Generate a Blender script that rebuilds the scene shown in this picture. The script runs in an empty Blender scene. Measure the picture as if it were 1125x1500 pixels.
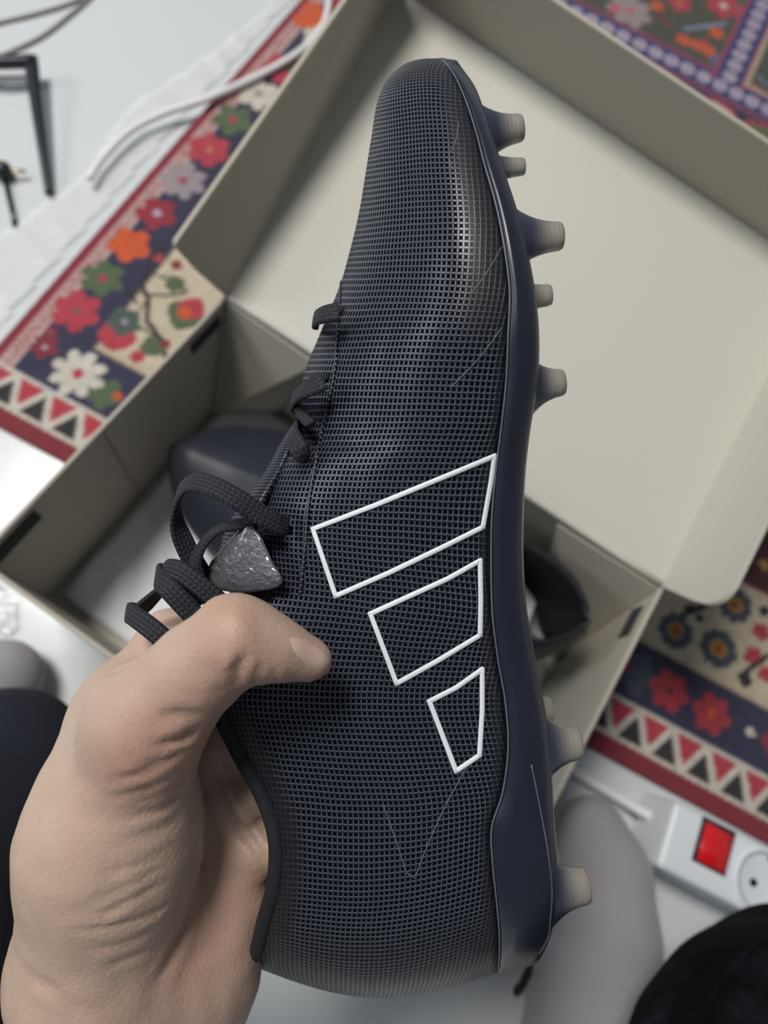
import bpy, bmesh, math, random
import numpy as np
from mathutils import Vector, Matrix
from mathutils.bvhtree import BVHTree

# ------------------------------------------------------------ camera, world, light
SC = bpy.context.scene
COL = SC.collection
F = 988.34                                   # focal length in pixels of the 1125x1500 frame
CX, CY = 562.5, 750.0
RC = np.array([[0.82604382, 0.54645859, 0.13796603],      # right
               [0.55990962, -0.76767005, -0.31174334],    # down
               [-0.06444243, 0.33476216, -0.94009652]])   # forward
CP = np.array([0.19592349, -0.20329985, 0.51539656])
camd = bpy.data.cameras.new('camera')
cam = bpy.data.objects.new('camera', camd)
COL.objects.link(cam)
CAMROT = Matrix(((RC[0][0], -RC[1][0], -RC[2][0]),
                 (RC[0][1], -RC[1][1], -RC[2][1]),
                 (RC[0][2], -RC[1][2], -RC[2][2])))
CAMROT = CAMROT.to_quaternion().to_matrix()
cam.matrix_world = Matrix.Translation(CP) @ CAMROT.to_4x4()
camd.sensor_fit = 'VERTICAL'
camd.sensor_height = 36.0
camd.lens = 36.0 * F / 1500.0
camd.clip_start = 0.01
camd.dof.use_dof = True
camd.dof.focus_distance = 0.185
camd.dof.aperture_fstop = 8.5
SC.camera = cam

world = bpy.data.worlds.new('world')
SC.world = world
world.use_nodes = True
world.node_tree.nodes['Background'].inputs[0].default_value = (0.80, 0.89, 1.0, 1)
world.node_tree.nodes['Background'].inputs[1].default_value = 0.22


def area(name, loc, target, size, power, color):
    l = bpy.data.lights.new(name, 'AREA')
    l.shape = 'DISK'
    l.size = size
    l.energy = power
    l.color = color
    o = bpy.data.objects.new(name, l)
    COL.objects.link(o)
    o.location = loc
    d = Vector(target) - Vector(loc)
    o.rotation_euler = d.to_track_quat('-Z', 'Y').to_euler()
    return o


area('ceiling_lamp', (-0.86, 0.06, 2.25), (0.15, 0.0, 0.1), 0.70, 53, (1.0, 0.97, 0.92))
area('added_sheen_light', (-1.15, -0.72, 1.0), (0.1, -0.1, 0.3), 0.5, 6.5, (0.82, 0.93, 1.0))  # low light added from the left for sheen on the boot's vamp
SC.view_settings.view_transform = 'Standard'
SC.view_settings.look = 'None'
SC.view_settings.exposure = -0.12
SC.view_settings.gamma = 1.0
SC.view_settings.use_curve_mapping = False

# ------------------------------------------------------------ helpers


def unp(px, py, d):
    """world point seen at a pixel, at depth d"""
    return CP + RC.T @ np.array([(px - CX) / F * d, (py - CY) / F * d, d])


def gp(px, py, z=0.0):
    """world point seen at a pixel, at height z"""
    v = RC.T @ np.array([(px - CX) / F, (py - CY) / F, 1.0])
    return CP + v * (z - CP[2]) / v[2]


def link(name, me, m, parent=None):
    o = bpy.data.objects.new(name, me)
    COL.objects.link(o)
    if m is not None:
        me.materials.append(m)
    if parent is not None:
        o.parent = parent
    return o


def mesh(name, V, Fc, m, parent=None, smooth=True, uv=None):
    me = bpy.data.meshes.new(name)
    me.from_pydata([tuple(map(float, v)) for v in V], [], Fc)
    if uv is not None:
        l = me.uv_layers.new(name='UVMap')
        for p in me.polygons:
            for li in p.loop_indices:
                l.data[li].uv = uv[me.loops[li].vertex_index]
    if smooth:
        me.polygons.foreach_set('use_smooth', [True] * len(me.polygons))
    me.update()
    return link(name, me, m, parent)


def from_bm(name, bm, m, parent=None, smooth=True):
    bmesh.ops.recalc_face_normals(bm, faces=bm.faces)
    me = bpy.data.meshes.new(name)
    bm.to_mesh(me)
    bm.free()
    if smooth:
        me.polygons.foreach_set('use_smooth', [True] * len(me.polygons))
    return link(name, me, m, parent)


def empty(name, mat=None, loc=None, parent=None):
    o = bpy.data.objects.new(name, None)
    COL.objects.link(o)
    o.empty_display_size = 0.02
    if mat is not None:
        o.matrix_world = mat
    if loc is not None:
        o.location = loc
    if parent is not None:
        o.parent = parent
    return o


def tag(o, label, cat, group=None, kind=None):
    o['label'] = label
    o['category'] = cat
    if group:
        o['group'] = group
    if kind:
        o['kind'] = kind
    return o


def catmull(P, n):
    P = np.array(P, float)
    K = len(P)
    Q = np.vstack([2 * P[0] - P[1], P, 2 * P[-1] - P[-2]])
    out = []
    for x in np.linspace(0, K - 1, n):
        i = min(int(x), K - 2)
        t = x - i
        a, b, c, d = Q[i], Q[i + 1], Q[i + 2], Q[i + 3]
        out.append(0.5 * (2 * b + (c - a) * t + (2 * a - 5 * b + 4 * c - d) * t * t + (3 * b - a - 3 * c + d) * t ** 3))
    return np.array(out)


def slab(quad, th, nrm):
    """closed slab from 4 points thickened along nrm"""
    q = [np.array(p, float) for p in quad]
    n = np.array(nrm, float)
    n = n / np.linalg.norm(n) * th
    V = q + [p + n for p in q]
    Fc = [(0, 1, 2, 3), (7, 6, 5, 4), (0, 4, 5, 1), (1, 5, 6, 2), (2, 6, 7, 3), (3, 7, 4, 0)]
    return V, Fc


def slab_obj(name, quad, th, nrm, m, parent=None, bevel=0.0008):
    V, Fc = slab(quad, th, nrm)
    bm = bmesh.new()
    vs = [bm.verts.new(v) for v in V]
    for f in Fc:
        bm.faces.new([vs[i] for i in f])
    if bevel:
        bmesh.ops.bevel(bm, geom=list(bm.edges), offset=bevel, segments=2, profile=0.5, affect='EDGES')
    return from_bm(name, bm, m, parent, smooth=False)


def tube(path, r, seg=10, closed_caps=True):
    P = np.array(path, float)
    n = len(P)
    rr = np.full(n, r) if np.isscalar(r) else np.array(r)
    T = np.gradient(P, axis=0)
    T /= np.linalg.norm(T, axis=1)[:, None] + 1e-12
    up = np.array([0, 0, 1.0]) if abs(T[0][2]) < .9 else np.array([1.0, 0, 0])
    V = []
    N = np.cross(T[0], up)
    N /= np.linalg.norm(N)
    for i in range(n):
        N = N - T[i] * (N @ T[i])
        N /= np.linalg.norm(N)
        B = np.cross(T[i], N)
        for k in range(seg):
            a = 2 * math.pi * k / seg
            V.append(P[i] + rr[i] * (math.cos(a) * N + math.sin(a) * B))
    Fc = []
    for i in range(n - 1):
        for k in range(seg):
            k2 = (k + 1) % seg
            Fc.append((i * seg + k, i * seg + k2, (i + 1) * seg + k2, (i + 1) * seg + k))
    Fc.append(tuple(range(seg))[::-1])
    Fc.append(tuple((n - 1) * seg + k for k in range(seg)))
    return V, Fc


def ribbon(path, normals, hw, ht, seg=12, pw=0.45):
    """flat lace: superelliptic section, half width hw, half thickness ht. returns V,F,uv"""
    P = np.array(path, float)
    N = np.array(normals, float)
    n = len(P)
    T = np.gradient(P, axis=0)
    T /= np.linalg.norm(T, axis=1)[:, None] + 1e-12
    hws = np.full(n, hw) if np.isscalar(hw) else np.array(hw)
    L = np.r_[0, np.cumsum(np.linalg.norm(np.diff(P, axis=0), axis=1))]
    V, UV = [], []
    for i in range(n):
        nn = N[i] - T[i] * (N[i] @ T[i])
        nn /= np.linalg.norm(nn) + 1e-12
        b = np.cross(T[i], nn)
        for k in range(seg):
            a = 2 * math.pi * k / seg
            c, s = math.cos(a), math.sin(a)
            x = hws[i] * math.copysign(abs(c) ** (pw * 1.4), c)
            y = ht * math.copysign(abs(s) ** (pw * 1.4), s)
            V.append(P[i] + b * x + nn * y)
            UV.append((x, L[i]))
    Fc = []
    for i in range(n - 1):
        for k in range(seg):
            k2 = (k + 1) % seg
            Fc.append((i * seg + k, i * seg + k2, (i + 1) * seg + k2, (i + 1) * seg + k))
    Fc.append(tuple(range(seg))[::-1])
    Fc.append(tuple((n - 1) * seg + k for k in range(seg)))
    return V, Fc, UV


# ---- smooth signed-distance bodies turned into meshes (surface nets)
def smin(a, b, k):
    h = np.clip(0.5 + 0.5 * (b - a) / k, 0, 1)
    return b * (1 - h) + a * h - k * h * (1 - h)


def sd_cone(P, a, b, ra, rb):
    a = np.array(a); b = np.array(b)
    ab = b - a
    t = np.clip(((P - a) @ ab) / (ab @ ab), 0, 1)
    d = np.linalg.norm(P - a - t[..., None] * ab, axis=-1)
    return d - (ra + (rb - ra) * t)


def sd_ell(P, c, r, M=None):
    q = P - np.array(c)
    if M is not None:
        q = q @ np.array(M).T
    k = np.linalg.norm(q / np.array(r), axis=-1)
    k2 = np.linalg.norm(q / (np.array(r) ** 2), axis=-1)
    return k * (k - 1) / (k2 + 1e-9)


def nets(fun, lo, hi, h):
    lo = np.array(lo, float)
    n = np.ceil((np.array(hi) - lo) / h).astype(int) + 1
    ax = [lo[i] + h * np.arange(n[i]) for i in range(3)]
    G = np.stack(np.meshgrid(*ax, indexing='ij'), -1)
    D = fun(G)
    S = D < 0
    c = np.zeros(tuple(n - 1) + (3,))
    cnt = np.zeros(tuple(n - 1))
    cor = [(i, j, k) for i in (0, 1) for j in (0, 1) for k in (0, 1)]

    def sub(A, o):
        return A[o[0]:n[0] - 1 + o[0], o[1]:n[1] - 1 + o[1], o[2]:n[2] - 1 + o[2]]
    for a in cor:
        for d in range(3):
            if a[d] == 0:
                b = list(a); b[d] = 1
                da, db = sub(D, a), sub(D, b)
                m = (da < 0) != (db < 0)
                t = np.where(m, da / np.where(m, da - db, 1), 0)
                for e in range(3):
                    c[..., e] += np.where(m, a[e] + (t if e == d else 0), 0)
                cnt += m
    act = cnt > 0
    idx = -np.ones(act.shape, int)
    idx[act] = np.arange(act.sum())
    ijk = np.argwhere(act)
    V = lo + h * (ijk + c[act] / cnt[act][:, None])
    Fs = []
    for d in range(3):
        e, g = (d + 1) % 3, (d + 2) % 3
        sl1 = [slice(None)] * 3; sl1[d] = slice(0, -1)
        sl2 = [slice(None)] * 3; sl2[d] = slice(1, None)
        A, B = S[tuple(sl1)], S[tuple(sl2)]
        for flip in (0, 1):
            m = (A & ~B) if flip == 0 else (~A & B)
            q = np.argwhere(m)
            ok = (q[:, e] > 0) & (q[:, g] > 0) & (q[:, e] < n[e] - 1) & (q[:, g] < n[g] - 1)
            q = q[ok]
            def at(de, dg):
                r = q.copy(); r[:, e] -= de; r[:, g] -= dg
                return idx[r[:, 0], r[:, 1], r[:, 2]]
            f = np.stack([at(1, 1), at(0, 1), at(0, 0), at(1, 0)], 1)
            if flip:
                f = f[:, ::-1]
            Fs.append(f)
    return V, np.vstack(Fs)


def np_mesh(name, V, Q, m, parent=None, smooth=True):
    me = bpy.data.meshes.new(name)
    k = Q.shape[1]
    me.vertices.add(len(V))
    me.vertices.foreach_set('co', np.asarray(V, np.float32).ravel())
    me.loops.add(len(Q) * k)
    me.loops.foreach_set('vertex_index', Q.astype(np.int32).ravel())
    me.polygons.add(len(Q))
    me.polygons.foreach_set('loop_start', (np.arange(len(Q)) * k).astype(np.int32))
    me.update(calc_edges=True)
    me.validate()
    if smooth:
        me.polygons.foreach_set('use_smooth', [True] * len(me.polygons))
    return link(name, me, m, parent)


def laplace(V, Q, it=2, lam=0.5):
    E = np.vstack([Q[:, [i, (i + 1) % 4]] for i in range(4)])
    n = len(V)
    deg = np.bincount(E.ravel(), minlength=n)[:, None]
    for _ in range(it):
        S = np.zeros_like(V)
        for a in range(3):
            S[:, a] = np.bincount(E[:, 0], V[E[:, 1], a], n) + np.bincount(E[:, 1], V[E[:, 0], a], n)
        V = V + lam * (S / np.maximum(deg, 1) - V)
    return V


def normals(V, Q):
    fn = np.cross(V[Q[:, 2]] - V[Q[:, 0]], V[Q[:, 3]] - V[Q[:, 1]])
    N = np.zeros_like(V)
    for i in range(4):
        for a in range(3):
            N[:, a] += np.bincount(Q[:, i], fn[:, a], len(V))
    return N / (np.linalg.norm(N, axis=1)[:, None] + 1e-12)


# ------------------------------------------------------------ materials
class NT:
    def __init__(s, name):
        s.m = bpy.data.materials.new(name)
        s.m.use_nodes = True
        s.t = s.m.node_tree
        s.b = s.t.nodes['Principled BSDF']

    def n(s, typ, **kw):
        x = s.t.nodes.new(typ)
        for k, v in kw.items():
            setattr(x, k, v)
        return x

    def l(s, a, b):
        s.t.links.new(a, b)

    def math(s, op, a, b=None, clamp=False):
        x = s.n('ShaderNodeMath', operation=op, use_clamp=clamp)
        for i, v in enumerate((a, b)):
            if v is None:
                continue
            if isinstance(v, (int, float)):
                x.inputs[i].default_value = v
            else:
                s.l(v, x.inputs[i])
        return x.outputs[0]

    def mapr(s, v, a, b, c=0.0, d=1.0):
        x = s.n('ShaderNodeMapRange', interpolation_type='SMOOTHSTEP')
        s.l(v, x.inputs[0])
        for i, q in enumerate((a, b, c, d)):
            x.inputs[i + 1].default_value = q
        return x.outputs[0]

    def mix(s, f, a, b):
        x = s.n('ShaderNodeMix', data_type='RGBA')
        if isinstance(f, (int, float)):
            x.inputs[0].default_value = f
        else:
            s.l(f, x.inputs[0])
        for i, v in ((6, a), (7, b)):
            if isinstance(v, tuple):
                x.inputs[i].default_value = (*v, 1) if len(v) == 3 else v
            else:
                s.l(v, x.inputs[i])
        return x.outputs[2]

    def noise(s, scale, detail=3, coord=None, rough=0.55):
        x = s.n('ShaderNodeTexNoise')
        x.inputs['Scale'].default_value = scale
        x.inputs['Detail'].default_value = detail
        x.inputs['Roughness'].default_value = rough
        if coord is None:
            coord = s.n('ShaderNodeTexCoord').outputs['Object']
        s.l(coord, x.inputs['Vector'])
        return x.outputs[0]

    def bump(s, h, strength, dist):
        x = s.n('ShaderNodeBump')
        x.inputs['Strength'].default_value = strength
        x.inputs['Distance'].default_value = dist
        s.l(h, x.inputs['Height'])
        s.l(x.outputs[0], s.b.inputs['Normal'])

    def set(s, **kw):
        for k, v in kw.items():
            k = k.replace('_', ' ')
            i = s.b.inputs[k]
            if isinstance(v, (int, float)):
                i.default_value = v
            elif isinstance(v, tuple):
                i.default_value = (*v, 1) if len(v) == 3 else v
            else:
                s.l(v, i)
        return s


def simple(name, c1, c2, scale=40, rough=0.6, bump=0.0, bscale=200, bd=0.0005, **kw):
    s = NT(name)
    s.set(Base_Color=s.mix(s.noise(scale), c1, c2), Roughness=rough, **kw)
    if bump:
        s.bump(s.noise(bscale, 4), bump, bd)
    return s.m


def m_upper():
    s = NT('woven upper')
    uv = s.n('ShaderNodeUVMap').outputs[0]
    sep = s.n('ShaderNodeSeparateXYZ')
    s.l(uv, sep.inputs[0])
    # slight wobble so the weave is not ruler-straight
    wob = s.math('MULTIPLY', s.math('SUBTRACT', s.noise(60, 1), 0.5), 0.0006)
    gx = s.math('FRACT', s.math('MULTIPLY', s.math('ADD', sep.outputs[0], wob), 1 / 0.00145))
    gy = s.math('FRACT', s.math('MULTIPLY', s.math('ADD', sep.outputs[1], wob), 1 / 0.00165))
    fx = s.math('MULTIPLY', s.math('ABSOLUTE', s.math('SUBTRACT', gx, 0.5)), 2.0)
    fy = s.math('MULTIPLY', s.math('ABSOLUTE', s.math('SUBTRACT', gy, 0.5)), 2.0)
    mx = s.math('MAXIMUM', fx, fy)
    mn = s.math('MULTIPLY', fx, fy)
    line = s.mapr(mx, 0.52, 0.84)
    knot = s.mapr(mn, 0.35, 0.85)
    at = s.n('ShaderNodeAttribute', attribute_name='film_and_shade')
    film_and_shade = at.outputs['Fac']
    inv = s.math('SUBTRACT', 1.0, film_and_shade)
    big = s.noise(18, 2)
    lc = s.mix(big, (0.024, 0.030, 0.052), (0.044, 0.053, 0.086))
    col = s.mix(s.math('MULTIPLY', line, inv), (0.0018, 0.0022, 0.0035), lc)
    col = s.mix(s.math('MULTIPLY', film_and_shade, 0.9), col, (0.006, 0.007, 0.010))
    rough = s.mix(s.math('MULTIPLY', line, inv), (0.75,) * 3, (0.40,) * 3)
    rough = s.mix(film_and_shade, rough, (0.44,) * 3)
    s.set(Base_Color=col, Roughness=rough, Coat_Weight=s.math('MULTIPLY', line, 0.6), Coat_Roughness=0.34, Specular_IOR_Level=s.math('ADD', s.math('MULTIPLY', s.math('MAXIMUM', line, s.math('MULTIPLY', film_and_shade, 0.6)), 0.6), 0.04))
    s.b.inputs['IOR'].default_value = 1.5
    h = s.math('ADD', line, s.math('MULTIPLY', knot, 0.9))
    h = s.math('MULTIPLY', h, s.math('SUBTRACT', 1.0, s.math('MULTIPLY', film_and_shade, 0.85)))
    s.bump(h, 1.0, 0.00028)
    return s.m


def m_lace():
    s = NT('braided lace')
    uv = s.n('ShaderNodeUVMap').outputs[0]
    sep = s.n('ShaderNodeSeparateXYZ')
    s.l(uv, sep.inputs[0])
    a = s.math('SINE', s.math('MULTIPLY', s.math('ADD', s.math('ABSOLUTE', s.math('SINE', s.math('MULTIPLY', sep.outputs[0], 3.14159 / 0.00175))), s.math('MULTIPLY', sep.outputs[1], 1 / 0.0007)), 3.0))
    rib = s.math('ABSOLUTE', s.math('SINE', s.math('MULTIPLY', sep.outputs[0], 3.14159 / 0.0011)))
    h = s.math('ADD', s.math('MULTIPLY', a, 0.35), rib)
    f = s.mapr(h, 0.1, 1.2)
    s.set(Base_Color=s.mix(f, (0.003, 0.004, 0.007), (0.015, 0.017, 0.027)), Roughness=0.75)
    s.bump(h, 0.8, 0.0002)
    return s.m


def m_sole():
    s = NT('navy moulded plastic')
    s.set(Base_Color=s.mix(s.noise(25), (0.006, 0.008, 0.018), (0.012, 0.015, 0.030)), Roughness=0.36, Coat_Weight=0.15, Coat_Roughness=0.25)
    s.b.inputs['Subsurface Weight'].default_value = 0.15
    s.b.inputs['Subsurface Radius'].default_value = (0.2, 0.3, 0.6)
    s.b.inputs['Subsurface Scale'].default_value = 0.004
    return s.m


def m_stud():
    s = NT('smoky stud plastic')
    uv = s.n('ShaderNodeUVMap').outputs[0]
    sep = s.n('ShaderNodeSeparateXYZ')
    s.l(uv, sep.inputs[0])
    f = s.mapr(sep.outputs[1], 0.22, 0.85)
    col = s.mix(f, (0.045, 0.055, 0.095), (0.36, 0.33, 0.29))
    wave = s.math('SINE', s.math('MULTIPLY', sep.outputs[1], 60.0))
    s.set(Base_Color=col, Roughness=0.32, Coat_Weight=0.3)
    s.b.inputs['Transmission Weight'].default_value = 0.35
    s.b.inputs['IOR'].default_value = 1.4
    s.b.inputs['Subsurface Weight'].default_value = 0.3
    s.b.inputs['Subsurface Scale'].default_value = 0.004
    s.bump(wave, 0.25, 0.0001)
    return s.m


def m_skin():
    s = NT('skin')
    big = s.noise(38, 3)
    fine = s.noise(420, 3)
    col = s.mix(big, (0.42, 0.29, 0.218), (0.51, 0.368, 0.285))
    at = s.n('ShaderNodeAttribute', attribute_name='flush')
    col = s.mix(s.math('MULTIPLY', at.outputs['Fac'], 0.65), col, (0.40, 0.215, 0.160))
    col = s.mix(s.math('MULTIPLY', s.mapr(fine, 0.55, 0.75), 0.18), col, (0.42, 0.23, 0.17))
    s.set(Base_Color=col, Roughness=0.52)
    s.b.inputs['Subsurface Weight'].default_value = 0.35
    s.b.inputs['Subsurface Radius'].default_value = (1.0, 0.35, 0.2)
    s.b.inputs['Subsurface Scale'].default_value = 0.003
    v = s.n('ShaderNodeTexVoronoi')
    v.inputs['Scale'].default_value = 900
    s.l(s.n('ShaderNodeTexCoord').outputs['Object'], v.inputs['Vector'])
    s.bump(s.math('ADD', s.math('MULTIPLY', v.outputs['Distance'], 0.6), s.noise(170, 5)), 0.38, 0.0004)
    return s.m


def m_attr(name, attr, rough=0.9, bscale=900, bs=0.6, sheen=0.2):
    s = NT(name)
    a = s.n('ShaderNodeAttribute', attribute_name=attr)
    v = s.noise(bscale, 2)
    c = s.mix(s.mapr(v, 0.3, 0.8, 0, 0.35), a.outputs['Color'], (0.05, 0.03, 0.03))
    s.set(Base_Color=c, Roughness=rough, Sheen_Weight=sheen)
    s.bump(v, bs, 0.0008)
    return s.m


def m_floor():
    s = NT('glazed floor tile')
    s.set(Base_Color=s.mix(s.noise(3, 4), (0.56, 0.585, 0.60), (0.62, 0.64, 0.65)), Roughness=0.22)
    s.bump(s.noise(14, 2), 0.05, 0.002)
    return s.m


def m_sheet():
    s = NT('clear crinkled plastic')
    s.set(Base_Color=(0.86, 0.87, 0.86), Roughness=0.22)
    s.b.inputs['Alpha'].default_value = 0.5
    s.b.inputs['Coat Weight'].default_value = 0.5
    s.bump(s.noise(45, 5), 0.7, 0.003)
    return s.m


def m_denim():
    s = NT('black denim')
    w = s.n('ShaderNodeTexWave')
    w.inputs['Scale'].default_value = 420
    w.inputs['Distortion'].default_value = 2
    s.l(s.n('ShaderNodeTexCoord').outputs['Object'], w.inputs['Vector'])
    f = s.mapr(s.noise(38, 5), 0.48, 0.78)
    col = s.mix(f, (0.0015, 0.0018, 0.003), (0.014, 0.016, 0.026))
    s.set(Base_Color=col, Roughness=0.9, Specular_IOR_Level=0.15)
    s.bump(s.math('ADD', w.outputs[1], s.noise(90, 3)), 0.5, 0.0006)
    return s.m


M = {}
M['upper'] = m_upper()
M['lace'] = m_lace()
M['sole'] = m_sole()
M['stud'] = m_stud()
M['skin'] = m_skin()
M['floor'] = m_floor()
M['sheet'] = m_sheet()
M['denim'] = m_denim()
M['stripe'] = simple('white woven outline', (0.62, 0.65, 0.68), (0.74, 0.76, 0.78), 900, 0.55, 0.5, 1500, 0.0002)
M['stitch'] = simple('grey thread', (0.03, 0.033, 0.04), (0.14, 0.15, 0.17), 900, 0.6)
M['bead'] = simple('pale sole edge', (0.05, 0.06, 0.085), (0.13, 0.145, 0.18), 500, 0.4)
M['collar'] = simple('soft dark collar knit', (0.006, 0.007, 0.010), (0.012, 0.013, 0.018), 300, 0.85, 0.3, 1200, 0.0002)
M['lining'] = simple('dark lining', (0.006, 0.006, 0.008), (0.012, 0.012, 0.015), 200, 0.9)
M['insole'] = simple('pale insole', (0.55, 0.58, 0.60), (0.65, 0.68, 0.70), 60, 0.7)
M['patch'] = simple('glossy grey tongue patch', (0.07, 0.072, 0.085), (0.11, 0.112, 0.125), 400, 0.2, 0.9, 620, 0.0010, Coat_Weight=0.6)
M['hole'] = simple('black hole', (0.002, 0.002, 0.003), (0.003, 0.003, 0.004), 50, 0.9)
M['card'] = simple('beige cardboard', (0.385, 0.35, 0.29), (0.43, 0.395, 0.33), 12, 0.75, 0.08, 160, 0.0005)
M['card_in'] = simple('cream lid lining', (0.48, 0.462, 0.405), (0.52, 0.50, 0.44), 8, 0.6, 0.05, 90, 0.0005)
M['card_dark'] = simple('dark slot in cardboard', (0.02, 0.02, 0.022), (0.03, 0.03, 0.032), 50, 0.9)
M['crease'] = simple('cardboard fold', (0.17, 0.15, 0.12), (0.20, 0.18, 0.145), 50, 0.9)
M['paper'] = simple('white tissue paper', (0.72, 0.72, 0.74), (0.80, 0.80, 0.82), 20, 0.6, 0.15, 40, 0.002)
M['sock'] = simple('grey knitted sock', (0.30, 0.285, 0.315), (0.35, 0.335, 0.36), 30, 0.95, 0.5, 800, 0.0006, Sheen_Weight=0.2)
M['sock_logo'] = simple('black sock print', (0.01, 0.01, 0.012), (0.03, 0.03, 0.03), 400, 0.9)
M['trouser'] = simple('navy trouser cloth', (0.006, 0.008, 0.018), (0.011, 0.014, 0.028), 60, 0.95, 0.3, 500, 0.0006)
M['white_plastic'] = simple('white plastic', (0.66, 0.70, 0.74), (0.70, 0.74, 0.78), 20, 0.35, 0.03, 60, 0.0005)
M['red'] = simple('red translucent rocker', (0.55, 0.008, 0.012), (0.72, 0.012, 0.018), 60, 0.2, Coat_Weight=0.5)
M['black'] = simple('black plastic', (0.010, 0.012, 0.018), (0.018, 0.020, 0.028), 60, 0.35)
M['cable_white'] = simple('white cable', (0.74, 0.74, 0.74), (0.80, 0.80, 0.80), 40, 0.4)
M['cable_grey'] = simple('grey cable', (0.22, 0.215, 0.20), (0.28, 0.275, 0.26), 40, 0.45)
M['brass'] = simple('brass', (0.55, 0.42, 0.14), (0.62, 0.50, 0.2), 60, 0.3, Metallic=1.0)
M['nail'] = simple('fingernail', (0.52, 0.35, 0.285), (0.58, 0.40, 0.33), 120, 0.28, Coat_Weight=0.3)
M['rug'] = m_attr('woollen knots', 'dye')

# ------------------------------------------------------------ floor
fz = -0.006
o = mesh('floor', [(-2.2, -2.0, fz), (2.6, -2.0, fz), (2.6, 2.6, fz), (-2.2, 2.6, fz)], [(0, 1, 2, 3)], M['floor'], smooth=False)
o['kind'] = 'structure'

# ------------------------------------------------------------ rug, one vertex per knot
TH = math.radians(6.25)
E1 = np.array([math.cos(TH), math.sin(TH)])
E2 = np.array([-math.sin(TH), math.cos(TH)])
A0, B0 = -0.1824, -0.1255


def ab(px, py):
    g = gp(px, py, 0.0)[:2]
    return np.array([g @ E1 - A0, g @ E2 - B0])


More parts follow.
